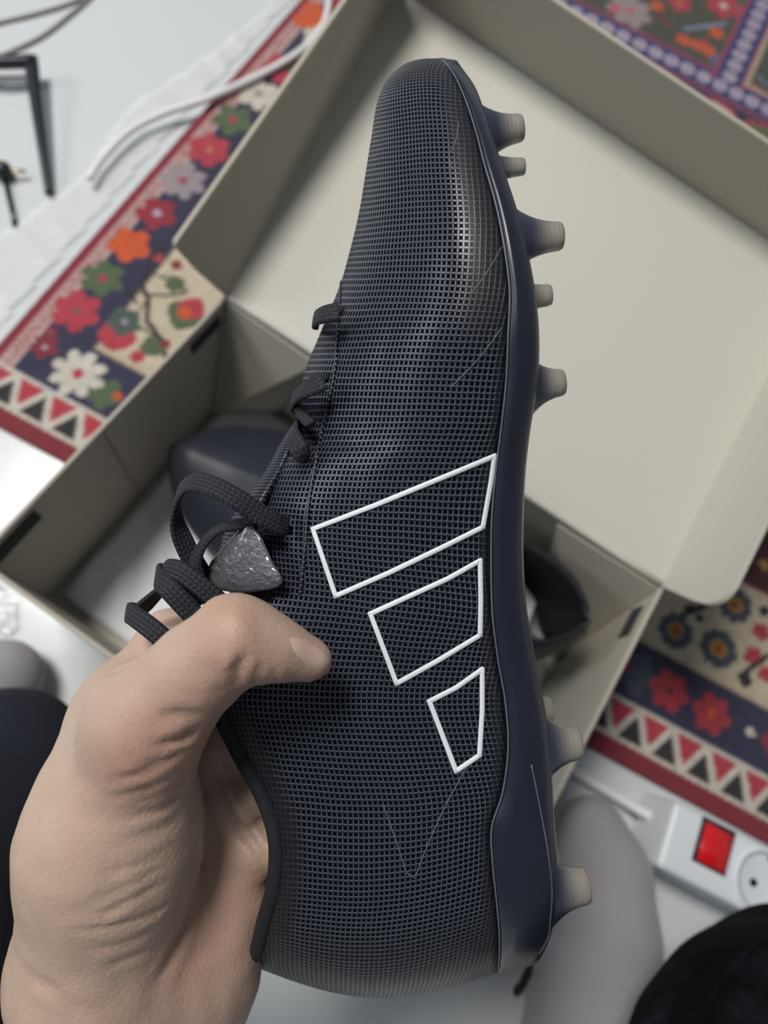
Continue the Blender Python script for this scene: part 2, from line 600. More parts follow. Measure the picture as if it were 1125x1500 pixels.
def build_rug():
    rng = np.random.RandomState(4)
    pitch = 0.0019
    na, nb = int(1.0 / pitch), int(1.1 / pitch)
    a = (np.arange(na) * pitch)[:, None] * np.ones((1, nb))
    b = np.ones((na, 1)) * (np.arange(nb) * pitch)[None, :]
    MAR = (0.20, 0.018, 0.032); NAVY = (0.024, 0.024, 0.060); CREAM = (0.52, 0.44, 0.32)
    PINK = (0.50, 0.20, 0.21); RED = (0.40, 0.036, 0.058); GREEN = (0.075, 0.115, 0.055); ORANGE = (0.55, 0.085, 0.02)
    WHITE = (0.56, 0.51, 0.45); DARK = (0.018, 0.018, 0.020); GREY = (0.30, 0.25, 0.27); SLATE = (0.055, 0.07, 0.095)
    GOLD = (0.42, 0.22, 0.05); OLIVE = (0.06, 0.062, 0.045); BLUE = (0.035, 0.035, 0.14); LILAC = (0.42, 0.37, 0.46)
    C = np.zeros((na, nb, 3)); C[:] = OLIVE

    def put(m, c):
        C[m] = c

    def h(x, s=0):
        return np.abs(np.modf(np.sin(x * 127.1 + s * 311.7) * 43758.5)[0])
    # outer bands measured from the nearest long edge (a) and end edge (b)
    put((a < 0.064) | (b < 0.0945), NAVY)
    cream = (a >= 0.064) & (b >= 0.0945) & ((a < 0.145) | (b < 0.186))
    put(cream, CREAM)
    edge = (a >= 0.064) & (b >= 0.0945) & ((a < 0.0665) | (b < 0.0965))
    put(edge, (0.30, 0.22, 0.14))
    # inner red frame, then the blue band of white beads, then the field
    ring2 = (a >= 0.145) & (b >= 0.186)
    put(ring2, (0.06, 0.012, 0.016))
    put(ring2 & ((a < 0.15) | (b < 0.19)), (0.17, 0.04, 0.05))
    # guard on the long edge
    put(a < 0.0215, (0.47, 0.33, 0.32))
    ph = np.sin(b / 0.0065 * 2 * math.pi) * 0.003
    put((np.abs(a - 0.0148 - ph) < 0.0014), RED)
    put((np.abs(a - 0.0148 + ph) < 0.0010) & (b > 0.05), (0.30, 0.25, 0.2))
    put(a < 0.0085, (0.25, 0.02, 0.04))
    put(a < 0.0055, MAR)
    # zigzag guard at the end
    zz = b < 0.0475
    put(zz, WHITE)
    per = 0.0295
    t = np.mod(a, per) / per
    tri = np.abs(t - 0.5) * 2
    yb = (b - 0.0185) / 0.024
    put(zz & (yb > 0.10) & (yb < 1.0) & (tri < yb * 0.85 - 0.12), RED)
    tri2 = 1 - tri
    put(zz & (yb > 0.02) & (yb < 0.92) & (tri2 < (1 - yb) * 0.80 - 0.10), DARK)
    put(b < 0.0145, MAR)
    wv = 0.0145 + 0.0007 * np.sign(np.sin(a * 900))
    put((b >= 0.0135) & (b < wv + 0.0012), (0.42, 0.33, 0.27))

    def flower(c, r, col, core, petals=6, rot=0.0, depth=0.32, core_r=0.22):
        i0, i1 = max(0, int((c[0] - r * 1.3) / pitch)), int((c[0] + r * 1.3) / pitch) + 2
        j0, j1 = max(0, int((c[1] - r * 1.3) / pitch)), int((c[1] + r * 1.3) / pitch) + 2
        if i1 <= i0 or j1 <= j0:
            return
        Cw = C[i0:i1, j0:j1]
        da, db = a[i0:i1, j0:j1] - c[0], b[i0:i1, j0:j1] - c[1]
        ang = np.arctan2(db, da) + rot
        rr = np.hypot(da, db)
        R = r * (1 - depth + depth * np.abs(np.cos(ang * petals / 2)) ** 0.7 * 1.25)
        Cw[rr < R] = col
        if core is not None:
            Cw[rr < r * core_r] = core

    def fl_px(px, py, rpx, *args, **kw):
        c = ab(px, py)
        r = np.linalg.norm(ab(px + rpx * .7, py + rpx * .7) - c) * 0.92
        flower(c, r, *args, **kw)
    # left-hand navy border
    fl_px(152, 576, 26, GREEN, None, 5)
    fl_px(172, 580, 8, ORANGE, None, 3)
    fl_px(114, 547, 38, WHITE, RED, 8, depth=0.42)
    fl_px(65, 508, 20, (0.20, 0.02, 0.035), LILAC, 5)
    fl_px(75, 486, 9, (0.20, 0.02, 0.035), PINK, 5)
    fl_px(112, 455, 34, RED, GREEN, 6, core_r=0.13)
    fl_px(150, 407, 30, GREEN, RED, 6, core_r=0.2)
    fl_px(190, 358, 30, ORANGE, None, 5)
    fl_px(230, 312, 28, (0.27, 0.02, 0.035), LILAC, 5)
    fl_px(268, 264, 32, GREY, (0.3, 0.05, 0.07), 7, depth=0.4)
    fl_px(306, 219, 30, RED, GOLD, 6, core_r=0.16)
    fl_px(341, 175, 28, GREEN, RED, 5)
    fl_px(378, 137, 29, WHITE, GREY, 6)
    fl_px(414, 100, 28, RED, None, 5)
    fl_px(468, 30, 36, ORANGE, None, 5)
    fl_px(505, 0, 24, RED, None, 5)
    # continue the border beyond the frame
    for k in range(12):
        c = (0.043, 0.47 + k * 0.047)
        flower(c, 0.017, [GREEN, WHITE, RED, ORANGE, GREY][k % 5], [RED, RED, GOLD, None, RED][k % 5], 5 + k % 3)
    for k in range(9):
        c = (0.165 + k * 0.047, 0.070)
        flower(c, 0.018, [RED, GREEN, WHITE, SLATE][k % 4], [GOLD, RED, RED, GOLD][k % 4], 5 + k % 3)
    # end navy border on the right
    fl_px(930, 985, 36, SLATE, None, 5)
    fl_px(920, 978, 8, (0.3, 0.02, 0.06), None, 5)
    fl_px(981, 1012, 34, (0.34, 0.03, 0.045), DARK, 6, core_r=0.16)
    fl_px(1043, 1045, 34, (0.34, 0.03, 0.045), ORANGE, 6, core_r=0.24)
    fl_px(1100, 1073, 9, WHITE, None, 4)
    fl_px(1135, 1090, 24, (0.2, 0.025, 0.04), None, 4)

    def seg(p, q, w, col):
        p, q = ab(*p), ab(*q)
        d = q - p
        t = np.clip(((a - p[0]) * d[0] + (b - p[1]) * d[1]) / (d @ d), 0, 1)
        put(np.hypot(a - p[0] - t * d[0], b - p[1] - t * d[1]) < w, col)
    # cream border at the left, vine and berries
    vine = [(250, 545), (235, 495), (215, 470), (217, 440), (208, 415), (222, 385), (232, 360)]
    for p, q in zip(vine[:-1], vine[1:]):
        seg(p, q, 0.0022, DARK)
    for p, q in [((222, 400), (250, 410)), ((212, 432), (262, 432)), ((215, 440), (196, 462)), ((235, 495), (205, 480)), ((262, 432), (275, 425)),
                 ((190, 430), (200, 445)), ((250, 350), (262, 330)), ((300, 280), (318, 262)), ((330, 240), (345, 215))]:
        seg(p, q, 0.0013, DARK)
    fl_px(172, 490, 28, RED, None, 5, depth=0.1)
    fl_px(182, 471, 24, (0.06, 0.09, 0.075), GREY, 5, depth=0.2)
    fl_px(273, 460, 28, GREEN, None, 4, depth=0.15)
    fl_px(281, 452, 20, RED, None, 4, depth=0.1)
    fl_px(270, 458, 11, ORANGE, None, 5, depth=0.1)
    fl_px(257, 416, 15, GREEN, None, 5, depth=0.2)
    fl_px(222, 508, 18, GREEN, None, 3)
    fl_px(201, 522, 11, RED, None, 5, depth=0.1)
    fl_px(243, 503, 8, MAR, None, 4)
    fl_px(190, 428, 8, DARK, None, 3)
    fl_px(258, 388, 9, MAR, None, 4)
    for (x, y) in [(232, 378), (282, 318), (349, 228), (362, 213)]:
        fl_px(x, y, 7, RED, None, 3)
    for (x, y) in [(306, 290), (320, 271), (345, 240), (240, 365)]:
        fl_px(x, y, 7, DARK, None, 4)
    # cream border on the right: blue-grey rosettes
    for (x, y, r) in [(990, 924, 31), (1053, 950, 34), (1077, 886, 31)]:
        fl_px(x, y, r, SLATE, GOLD, 9, depth=0.14, core_r=0.46)
        fl_px(x, y, r * 0.27, (0.32, 0.05, 0.02), None, 5)
    for (x, y, r) in [(1115, 925, 16), (1105, 962, 18), (1122, 988, 14)]:
        fl_px(x, y, r, RED, None, 5)
    for (x, y, r) in [(945, 905, 10), (1092, 996, 13), (1120, 895, 10), (1010, 893, 10), (1025, 905, 7)]:
        fl_px(x, y, r, DARK, None, 4)
    seg((1000, 900), (1040, 885), 0.0022, DARK)
    seg((1085, 990), (1125, 960), 0.002, DARK)
    fl_px(1120, 828, 10, GOLD, None, 4)
    fl_px(1150, 800, 20, (0.3, 0.02, 0.03), GOLD, 5)
    # inner field, seen at the top right
    fld = (b > 0.70)
    put(fld, OLIVE)
    rs = np.random.RandomState(8)
    for k in range(260):
        c = (0.18 + rs.rand() * 0.62, 0.62 + rs.rand() * 0.46)
        if k % 3 == 0:
            flower(c, 0.006 + rs.rand() * 0.010, [RED, MAR, RED, ORANGE, (0.10, 0.12, 0.22), GREEN][rs.randint(6)], [None, GOLD, WHITE][rs.randint(3)], 5, rs.rand() * 6)
        else:
            an = rs.rand() * 6.28
            d = np.array([math.cos(an), math.sin(an)]) * (0.006 + rs.rand() * 0.014)
            tt = np.clip(((a - c[0]) * d[0] + (b - c[1]) * d[1]) / (d @ d), 0, 1)
            cc = [RED, MAR, (0.12, 0.15, 0.24), MAR, RED, GREEN, (0.3, 0.06, 0.1)][rs.randint(7)]
            put(np.hypot(a - c[0] - tt * d[0], b - c[1] - tt * d[1]) < 0.0028, cc)
    fl_px(922, 15, 34, (0.30, 0.24, 0.24), (0.45, 0.12, 0.13), 7)
    fl_px(900, 12, 10, (0.45, 0.10, 0.12), None, 5)
    fl_px(963, 8, 11, ORANGE, None, 4)
    fl_px(1060, 8, 26, RED, WHITE, 5, core_r=0.25)
    for x, y in ((1002, 58), (1022, 66), (1038, 74), (1050, 48)):
        fl_px(x, y, 12, ORANGE, None, 5)
    seg((1005, 42), (1062, 34), 0.003, (0.20, 0.22, 0.32))
    # bead band: along the end and turning up
    bc = 0.7335
    vb = 0.4465
    put((np.abs(b - bc) < 0.020) & (b > 0.6), (0.36, 0.05, 0.09))
    put((np.abs(b - bc) < 0.0165), BLUE)
    put((b > bc) & (np.abs(a - vb) < 0.020), (0.36, 0.05, 0.09))
    put((b > bc - 0.01) & (np.abs(a - vb) < 0.0165), BLUE)
    put((b > bc + 0.018) & (np.abs(a - vb - 0.0215) < 0.003), (0.42, 0.33, 0.24))
    put((a > vb + 0.018) & (np.abs(b - bc - 0.0215) < 0.003), (0.42, 0.33, 0.24))
    for k in range(46):
        flower((0.13 + k * 0.0205 + 0.003, bc), 0.0088, LILAC, (0.30, 0.09, 0.15), 6, depth=0.12, core_r=0.28)
    for k in range(1, 14):
        flower((vb, bc + k * 0.0205), 0.0088, LILAC, (0.30, 0.09, 0.15), 6, depth=0.12, core_r=0.28)
    # strip between bead band and red frame: cartouches
    st = (b > 0.60) & (b < bc - 0.020)
    put(st, NAVY)
    for k in range(16):
        ca = 0.10 + k * 0.058
        put(st & (((a - ca) / 0.024) ** 2 + ((b - 0.697) / 0.012) ** 2 < 1), RED)
        put(st & (((a - ca) / 0.019) ** 2 + ((b - 0.697) / 0.0065) ** 2 < 1), [(0.5, 0.44, 0.36), GREEN][k % 2])
    # yarn variation and a little knot-edge raggedness
    C *= (0.86 + 0.28 * rng.rand(na, nb, 1))
    C *= (0.93 + 0.14 * rng.rand(1, nb, 1))
    z = -0.0006 * rng.rand(na, nb)
    X = A0 + a; Y = B0 + b
    XY = X[..., None] * E1 + Y[..., None] * E2
    V = np.concatenate([XY, z[..., None]], -1).reshape(-1, 3)
    i = np.arange(na - 1)[:, None] * nb + np.arange(nb - 1)[None, :]
    i = i.ravel()
    Q = np.stack([i, i + nb, i + nb + 1, i + 1], 1)
    # skirt down to the floor
    ring = list(range(0, na * nb, nb)) + list(range((na - 1) * nb + 1, na * nb)) + list(range((na - 2) * nb + nb - 1, nb - 2, -nb)) + list(range(nb - 2, 0, -1))
    ring = np.array(ring)
    base = len(V)
    V2 = V[ring].copy(); V2[:, 2] = fz
    V = np.vstack([V, V2])
    r2 = base + np.arange(len(ring))
    Q = np.vstack([Q, np.stack([ring, np.roll(ring, -1), np.roll(r2, -1), r2], 1)[:, ::-1]])
    o = np_mesh('rug', V, Q, M['rug'])
    at = o.data.color_attributes.new('dye', 'FLOAT_COLOR', 'POINT')
    cc = np.ones((len(V), 4), np.float32)
    cc[:base, :3] = C.reshape(-1, 3)
    cc[base:, :3] = MAR
    at.data.foreach_set('color', cc.ravel())
    tag(o, 'patterned oriental rug with navy flower border and maroon edge, under the shoebox', 'rug')


build_rug()

# ------------------------------------------------------------ shoebox
BW, BL, BH = 0.34, 0.2205, 0.1218
T = 0.0028
box = tag(empty('shoebox', loc=(0, 0, 0)), 'open beige cardboard shoebox with hinged lid thrown back, lying on the rug', 'box')
slab_obj('bottom_panel', [(0, -BL, 0.0002), (BW, -BL, 0.0002), (BW, 0, 0.0002), (0, 0, 0.0002)], T, (0, 0, 1), M['card'], box)
wl = slab_obj('side_panel', [(0, -BL, .0003), (0, 0, .0003), (0, 0, BH), (0, -BL, BH)], T, (-1, 0, 0), M['card'], box)
wr = slab_obj('side_panel', [(BW, -BL, .0003), (BW, 0, .0003), (BW, 0, BH), (BW, -BL, BH)], T, (1, 0, 0), M['card'], box)
slab_obj('front_panel', [(-T, -BL, .0003), (BW + T, -BL, .0003), (BW + T, -BL, BH), (-T, -BL, BH)], T, (0, -1, 0), M['card'], box)
slab_obj('back_panel', [(-T, 0, .0003), (BW + T, 0, .0003), (BW + T, 0, BH), (-T, 0, BH)], T, (0, 1, 0), M['card'], box)
# folded gussets in the two hinge corners
for s, x in ((1, 0.0), (-1, BW)):
    V = [(x + s * 0.0006, -0.0005, BH - 0.002), (x + s * 0.075, -0.0012, BH - 0.004), (x + s * 0.040, -0.003, 0.004), (x + s * 0.0006, -0.034, 0.004)]
    mesh('gusset', V + [(v[0], v[1] - 0.0012, v[2]) for v in V], [(0, 1, 2, 3), (7, 6, 5, 4), (0, 4, 5, 1), (1, 5, 6, 2), (2, 6, 7, 3), (3, 7, 4, 0)], M['card'], box, smooth=False)
# slots that take the lid tabs


def slot(xw, s, y0, y1, z0, z1, wall):
    slab_obj('tab_slot', [(xw + s * 0.0003, y0, z0), (xw + s * 0.0003, y1, z0), (xw + s * 0.0003, y1, z1), (xw + s * 0.0003, y0, z1)], 0.0006, (s, 0, 0), M['card_dark'], wall, 0)


slot(0, 1, -0.040, -0.010, BH - 0.019, BH - 0.008, wl)
slot(0, 1, -0.225 + 0.006, -0.182, BH - 0.020, BH - 0.006, wl)
slot(BW, -1, -0.036, -0.013, BH - 0.024, BH - 0.010, wr)
# vertical join of the left wall
slab_obj('panel_join', [(0.0002, -0.122, 0.004), (0.0002, -0.1212, 0.004), (0.0002, -0.1212, BH - 0.001), (0.0002, -0.122, BH - 0.001)], 0.0004, (1, 0, 0), M['crease'], wl, 0)
# lid, hinged on the back rim and standing a little above the horizontal
PHI = -0.2911
LD = np.array([0, math.cos(PHI), -math.sin(PHI)])
LN = np.array([0, math.sin(PHI), math.cos(PHI)])
HG = np.array([0, 0.0015, BH])
L2 = 0.244
SK = -0.026
HL = 0.060
lid = empty('lid', loc=(0, 0, 0), parent=box)
X = np.array([1.0, 0, 0])


def lp(x, y, n):
    return HG + X * (x + SK * y / L2) + LD * y + LN * n


slab_obj('lid_panel', [lp(-0.001, 0, 0), lp(BW + 0.001, 0, 0), lp(BW + 0.001, L2 - .015, 0), lp(-0.001, L2, 0)], 0.0026, -LN, M['card_in'], lid)


def curved_wall(name, y0, y1, xb, splay, s, mat):
    """end wall with a rounded near corner, as real folded board"""
    out = []
    nk = 10
    rad = 0.016 if s > 0 else 0.003
    prof = [(y0 - 0.001, 0.0)]
    prof += [(y0 - 0.004, HL * 0.55)]
    for k in range(nk + 1):
        t = math.pi / 2 * k / nk
        prof.append((y0 - 0.004 + rad - rad * math.cos(t), HL - rad + rad * math.sin(t)))
    prof += [(y1, HL), (y1, 0.0)]
    V = [lp(xb + s * (splay[0] + (splay[1] - splay[0]) * y / L2) * n / HL, y, n) for y, n in prof]
    V2 = [v + X * s * 0.0026 for v in V]
    k = len(V)
    Fc = [tuple(range(k)), tuple(range(2 * k - 1, k - 1, -1))] + [(i, k + i, k + (i + 1) % k, (i + 1) % k) for i in range(k)]
    bm = bmesh.new()
    vs = [bm.verts.new(v) for v in V + V2]
    for f in Fc:
        bm.faces.new([vs[i] for i in f])
    from_bm(name, bm, mat, lid, smooth=False)


curved_wall('lid_wall', 0.0, L2, 0.0, (0.017, -0.006), -1, M['card'])
curved_wall('lid_wall', 0.0, L2 - .015, BW, (0.014, 0.012), 1, M['card_in'])
slab_obj('lid_wall', [lp(0, L2, 0), lp(BW, L2 - .015, 0), lp(BW + 0.012, L2 - 0.012, HL), lp(0.006, L2 + 0.003, HL)], 0.0026, LD, M['card'], lid)
# rolled hinge fold
V, Fc = tube([HG + X * t + np.array([0, 0, 0.0004]) for t in np.linspace(0.001, BW - 0.001, 12)], 0.0022, 10)
mesh('hinge_fold', V, Fc, M['card_in'], lid)

# tissue paper spread on the bottom of the box
rs = np.random.RandomState(2)
nx, ny = 60, 40
V = []
for i in range(nx + 1):
    for j in range(ny + 1):
        x = 0.006 + (BW - 0.012) * i / nx
        y = -BL + 0.007 + (BL - 0.014) * j / ny
        z = 0.0065 + 0.0018 * math.sin(x * 60 + 3 * math.sin(y * 40)) * math.sin(y * 47 + x * 21) + 0.0010 * math.sin(x * 190 + y * 130)
        V.append((x, y, z))
Fc = [(i * (ny + 1) + j, (i + 1) * (ny + 1) + j, (i + 1) * (ny + 1) + j + 1, i * (ny + 1) + j + 1) for i in range(nx) for j in range(ny)]
o = mesh('tissue_paper', V, Fc, M['paper'])
md = o.modifiers.new('thickness', 'SOLIDIFY'); md.thickness = 0.0004; md.offset = 0
tag(o, 'white tissue paper lining the bottom of the shoebox', 'paper')

# ------------------------------------------------------------ football boot (toe towards +y, sole towards +x, near side +z)
D0 = 0.215
ORG = unp(640, 760, D0)
BOOTM = Matrix.Translation(ORG) @ CAMROT.to_4x4()
BOOTI = BOOTM.inverted()


def loc(px, py, w):
    """boot-space point whose image is the pixel, at height w above the boot's middle plane"""
    d = D0 - w
    u0 = (640 - CX) / F * D0
    v0 = (760 - CY) / F * D0
    return np.array([(px - CX) / F * d - u0, -((py - CY) / F * d - v0), w])


# station: L(x,y) R(x,y) S(x,y) half width, half opening, row sag
ST = [
    (622, 86, 645, 85, 652, 87, .003, 0, 0),
    (594, 93, 655, 94, 668, 97, .015, 0, -6),
    (567, 117, 668, 112, 690, 120, .023, 0, -8),
    (552, 152, 683, 145, 706, 153, .030, 0, -8),
    (544, 200, 698, 190, 721, 195, .035, 0, -8),
    (536, 250, 711, 240, 737, 245, .039, 0, -7),
    (526, 310, 728, 300, 757, 305, .042, 0, -6),
    (513, 365, 740, 360, 772, 362, .044, 0, -5),
    (497, 420, 748, 425, 784, 425, .0445, 0, -4),
    (468, 490, 746, 490, 790, 490, .044, 0, -3),
    (444, 552, 743, 558, 788, 558, .042, .0, -2),
    (431, 625, 736, 625, 777, 625, .040, .0, -2),
    (397, 690, 728, 690, 769, 690, .0375, .006, 0),
    (384, 745, 722, 760, 765, 765, .0355, .013, 0),
    (384, 800, 721, 830, 765, 830, .034, .018, 0),
    (392, 862, 723, 900, 770, 900, .033, .022, 0),
    (352, 940, 731, 965, 781, 965, .032, .0245, 0),
    (318, 1022, 742, 1030, 793, 1028, .032, .026, 4),
    (342, 1088, 746, 1095, 803, 1090, .0325, .0265, 10),
    (383, 1165, 738, 1160, 808, 1160, .033, .0265, 14),
    (403, 1228, 722, 1212, 811, 1215, .0335, .026, 18),
    (402, 1290, 723, 1262, 815, 1262, .033, .025, 22),
    (388, 1345, 729, 1320, 812, 1325, .0305, .022, 26),
    (378, 1385, 733, 1365, 807, 1365, .026, .017, 38),
    (372, 1406, 733, 1400, 792, 1395, .018, .010, 42),
    (370, 1415, 731, 1425, 760, 1420, .0015, .001, 42),
]
ST = np.array(ST, float)
NS = 170
SS = catmull(ST, NS)
SS[:, 6:8] = np.maximum(SS[:, 6:8], 0)
SS[:, 7] = np.where(SS[:, 7] < 0.0025, 0, SS[:, 7])
NF = 44


def near_profile(s):
    Lx, Ly, Rx, Ry, Sx, Sy, W, wl_, sag = s
    pts = []
    for k in range(NF):
        th = math.pi / 2 * k / (NF - 1)
        f = math.sin(th)
        w = wl_ + (W - wl_) * (max(0.0, 1 - f ** 2.0)) ** 0.5
        if wl_ == 0 and k == NF - 1:
            w = 0.0
        w += 0.10 * W * math.sin(math.pi * min(f * 1.6, 1)) * 0.6
        px = Rx + (Lx - Rx) * f
        py = Ry + (Ly - Ry) * f + sag * math.sin(math.pi * f)
        pts.append(loc(px, py, w))
    return pts


V, UV, FILM_AND_SHADE = [], [], []
rowv = 0.0
prev = None
NR = 2 * NF
for i, s in enumerate(SS):
    P = near_profile(s)
    mid = P[int(NF * 0.35)]
    if prev is not None:
        rowv += np.linalg.norm(mid - prev)
    prev = mid
    arc = np.r_[0, np.cumsum([np.linalg.norm(P[k + 1] - P[k]) for k in range(NF - 1)])]
    arc -= arc[int(NF * 0.35)]
    ypix = s[1] * 0.5 + s[3] * 0.5
    for k in range(NF):
        V.append(P[k]); UV.append((arc[k], rowv))
        f = math.sin(math.pi / 2 * k / (NF - 1))
        # smooth welded film round the toe and along the sole edge
        wfront = min(1.0, max(0.0, (520 - ypix) / 120))
        fi = min(1.0, max(0.0, (0.30 - f) / 0.12)) * wfront * (0.35 + 0.65 * min(1, max(0, (ypix - 110) / 60)))
        fi = max(fi, min(1.0, max(0.0, (135 - ypix) / 25)) * 0.75)
        fi = max(fi, min(1.0, max(0.0, (f - 0.86) / 0.06)) if 1040 < ypix < 1420 else 0)
        fi = max(fi, min(1.0, max(0.0, (0.06 - f) / 0.02)) * 0.8)
        fi = max(fi, 0.85 * min(1.0, max(0.0, (ypix - 1335) / 75)))  # heel shade painted into the same mask, darker towards the bottom
        FILM_AND_SHADE.append(fi)
    for k in range(NF - 1, -1, -1):
        V.append((P[k][0], P[k][1], -P[k][2])); UV.append((arc[k] + 0.3, rowv)); FILM_AND_SHADE.append(FILM_AND_SHADE[i * NR + k])
Fc = []
for i in range(NS - 1):
    for k in range(NR - 1):
        if k == NF - 1 and (SS[i][7] > 0 or SS[i + 1][7] > 0):
            continue
        Fc.append((i * NR + k, (i + 1) * NR + k, (i + 1) * NR + k + 1, i * NR + k + 1))

boot = empty('football_boot', mat=BOOTM)
tag(boot, 'black mesh football boot with white outlined stripes, held up in the left hand', 'football boot')
upper = mesh('upper', V, Fc, M['upper'], boot, uv=UV)
at = upper.data.attributes.new('film_and_shade', 'FLOAT', 'POINT')
at.data.foreach_set('value', np.array(FILM_AND_SHADE, np.float32))
bm = bmesh.new(); bm.from_mesh(upper.data)
bmesh.ops.remove_doubles(bm, verts=bm.verts, dist=0.00002)
bmesh.ops.recalc_face_normals(bm, faces=bm.faces)
cen = Vector((0, 0, 0))
bm.faces.ensure_lookup_table()
ff = max(bm.faces, key=lambda q: q.calc_center_median().z)
if ff.normal.z < 0:
    bmesh.ops.reverse_faces(bm, faces=bm.faces)
bm.to_mesh(upper.data)
BV = BVHTree.FromBMesh(bm)
bm.free()
upper.data.materials.append(M['lining'])
md = upper.modifiers.new('thickness', 'SOLIDIFY'); md.thickness = 0.0016; md.offset = -1; md.material_offset = 1
CAML = BOOTI @ Vector(CP)


def hit(px, py, off=0.0, bv=None):
    """boot-space point on the upper under a pixel, and its normal"""
    a = Vector(loc(px, py, 0.0))
    d = (a - CAML).normalized()
    p, n, _, _ = (bv or BV).ray_cast(CAML, d)
    if p is None:
        return None, None
    if n.dot(d) > 0:
        n = -n
    return np.array(p + n * off), np.array(n)


def surf_ribbon(name, pts, hw, ht, m, parent, step=4.0, off=0.0003, closed=False):
    pts = list(pts) + ([pts[0]] if closed else [])
    VV, FF, UU = [], [], []
    # split the outline only at its sharp corners
    groups, cur = [], [np.array(pts[0], float)]
    for k in range(1, len(pts)):
        cur.append(np.array(pts[k], float))
        if k < len(pts) - 1:
            d1 = np.array(pts[k], float) - np.array(pts[k - 1], float); d2 = np.array(pts[k + 1], float) - np.array(pts[k], float)
            if d1 @ d2 / (np.linalg.norm(d1) * np.linalg.norm(d2)) < 0.86:
                groups.append(cur); cur = [np.array(pts[k], float)]
    groups.append(cur)
    for G in groups:
        P, N = [], []
        for a, b in zip(G[:-1], G[1:]):
            n = max(2, int(np.linalg.norm(b - a) / step))
            for t in np.arange(n) / n:
                q = a + (b - a) * t
                p, nn = hit(q[0], q[1], off)
                if p is not None:
                    P.append(p); N.append(nn)
        p, nn = hit(G[-1][0], G[-1][1], off)
        if p is not None:
            P.append(p); N.append(nn)
        if len(P) < 2:
            continue
        P = np.array(P); N = np.array(N)
        d0 = (P[1] - P[0]); d0 /= np.linalg.norm(d0)
        d1 = (P[-1] - P[-2]); d1 /= np.linalg.norm(d1)
        if closed:
            P[0] -= d0 * hw * 0.7; P[-1] += d1 * hw * 0.7
        v, f, u = ribbon(P, N, hw, ht, 8)
        k = len(VV)
        VV += v; UU += u
        FF += [tuple(k + i for i in g) for g in f]
    return mesh(name, VV, FF, m, parent, uv=UU)


def poly_curve(pts, n):
    return [tuple(p) for p in catmull(pts, n)]


# the three outlined stripes
S1 = [(459, 775), (548, 741), (640, 703), (724, 668), (719, 705), (707, 772), (645, 803), (570, 839), (492, 873)]
S2 = [(543, 899), (600, 873), (655, 848), (703, 821), (704, 880), (703, 930), (642, 967), (581, 1001)]
S3 = [(629, 1027), (668, 1007), (706, 980), (706, 1040), (702, 1106), (668, 1129)]
for S in (S1, S2, S3):
    surf_ribbon('stripe_outline', S, 0.00070, 0.00026, M['stripe'], upper, closed=True)
# seams
seams = [
    [(735, 362), (716, 395), (690, 432)], [(735, 480), (712, 512), (688, 540), (660, 568)],
    [(562, 1180), (580, 1230), (603, 1290), (625, 1240), (655, 1175), (690, 1112)],
    [(660, 225), (668, 205), (672, 180)], [(663, 250), (658, 230)],
]
for S in seams:
    q = poly_curve(S, 10)
    surf_ribbon('stitch_seam', q, 0.00016, 0.0001, M['stitch'], upper, off=0.0001)
q = poly_curve([(500, 400), (498, 440), (494, 500), (488, 560), (470, 640), (455, 720), (447, 800), (440, 870)], 40)
surf_ribbon('eyestay_seam', q, 0.0006, 0.0004, M['upper'], upper, off=0.0)

# sole plate
VV = []
rings = 0
NRG = None
for i, s in enumerate(SS):
    Lx, Ly, Rx, Ry, Sx, Sy, W, wl_, sag = s
    tip = 1.0 if W > 0.01 else W / 0.01
    pr = []
    pr.append(loc(Rx + 6, Ry, max(W - 0.004, 0)))
    pr.append(loc(Rx - 1, Ry, W + 0.0009 * tip))
    pr.append(loc(Rx + 3, Ry, W + 0.0022 * tip))
    pr.append(loc(Rx + (Sx - Rx) * .35, Ry + (Sy - Ry) * .35, W + 0.0019 * tip))
    pr.append(loc(Rx + (Sx - Rx) * .60, Ry + (Sy - Ry) * .6, W + 0.0006 * tip))
    pr.append(loc(Rx + (Sx - Rx) * .85, Ry + (Sy - Ry) * .85, W - 0.0010 * tip))
    e = loc(Sx, Sy, max(W - 0.004 * tip, 0))
    pr.append(e)
    pr.append(np.array([e[0] + 0.0016 * tip, e[1], W * 0.72]))
    pr.append(np.array([e[0] + 0.0010 * tip, e[1], W * 0.35]))
    pr.append(np.array([e[0] + 0.0004 * tip, e[1], 0]))
    full = pr + [np.array([p[0], p[1], -p[2]]) for p in pr[:-1]][::-1]
    NRG = len(full)
    VV += full
FF = []
for i in range(NS - 1):
    for k in range(NRG):
        k2 = (k + 1) % NRG
        FF.append((i * NRG + k, (i + 1) * NRG + k, (i + 1) * NRG + k2, i * NRG + k2))
FF.append(tuple(range(NRG))[::-1]); FF.append(tuple((NS - 1) * NRG + k for k in range(NRG)))
bm = bmesh.new()
vs = [bm.verts.new(v) for v in VV]
for f in FF:
    bm.faces.new([vs[i] for i in f])
sole = from_bm('sole_plate', bm, M['sole'], boot)
# pale bonded line where the sole meets the upper, and the moulded line on the heel
pth = [loc(s[2] - 1.5, s[3], s[6] + 0.0014) for s in SS[2:-1]]
v, f = tube(pth, 0.00028, 6)
mesh('bonded_edge', v, f, M['bead'], sole)
pl = poly_curve([(778, 1120), (790, 1180), (800, 1235), (808, 1300), (806, 1345), (803, 1372), (790, 1396)], 40)
bmS = bmesh.new(); bmS.from_mesh(sole.data); BS = BVHTree.FromBMesh(bmS); bmS.free()
pp = [hit(x, y, 0.0001, BS)[0] for x, y in pl]
pp = [p for p in pp if p is not None]
v, f = tube(pp, 0.00022, 6)
mesh('moulded_line', v, f, M['bead'], sole)


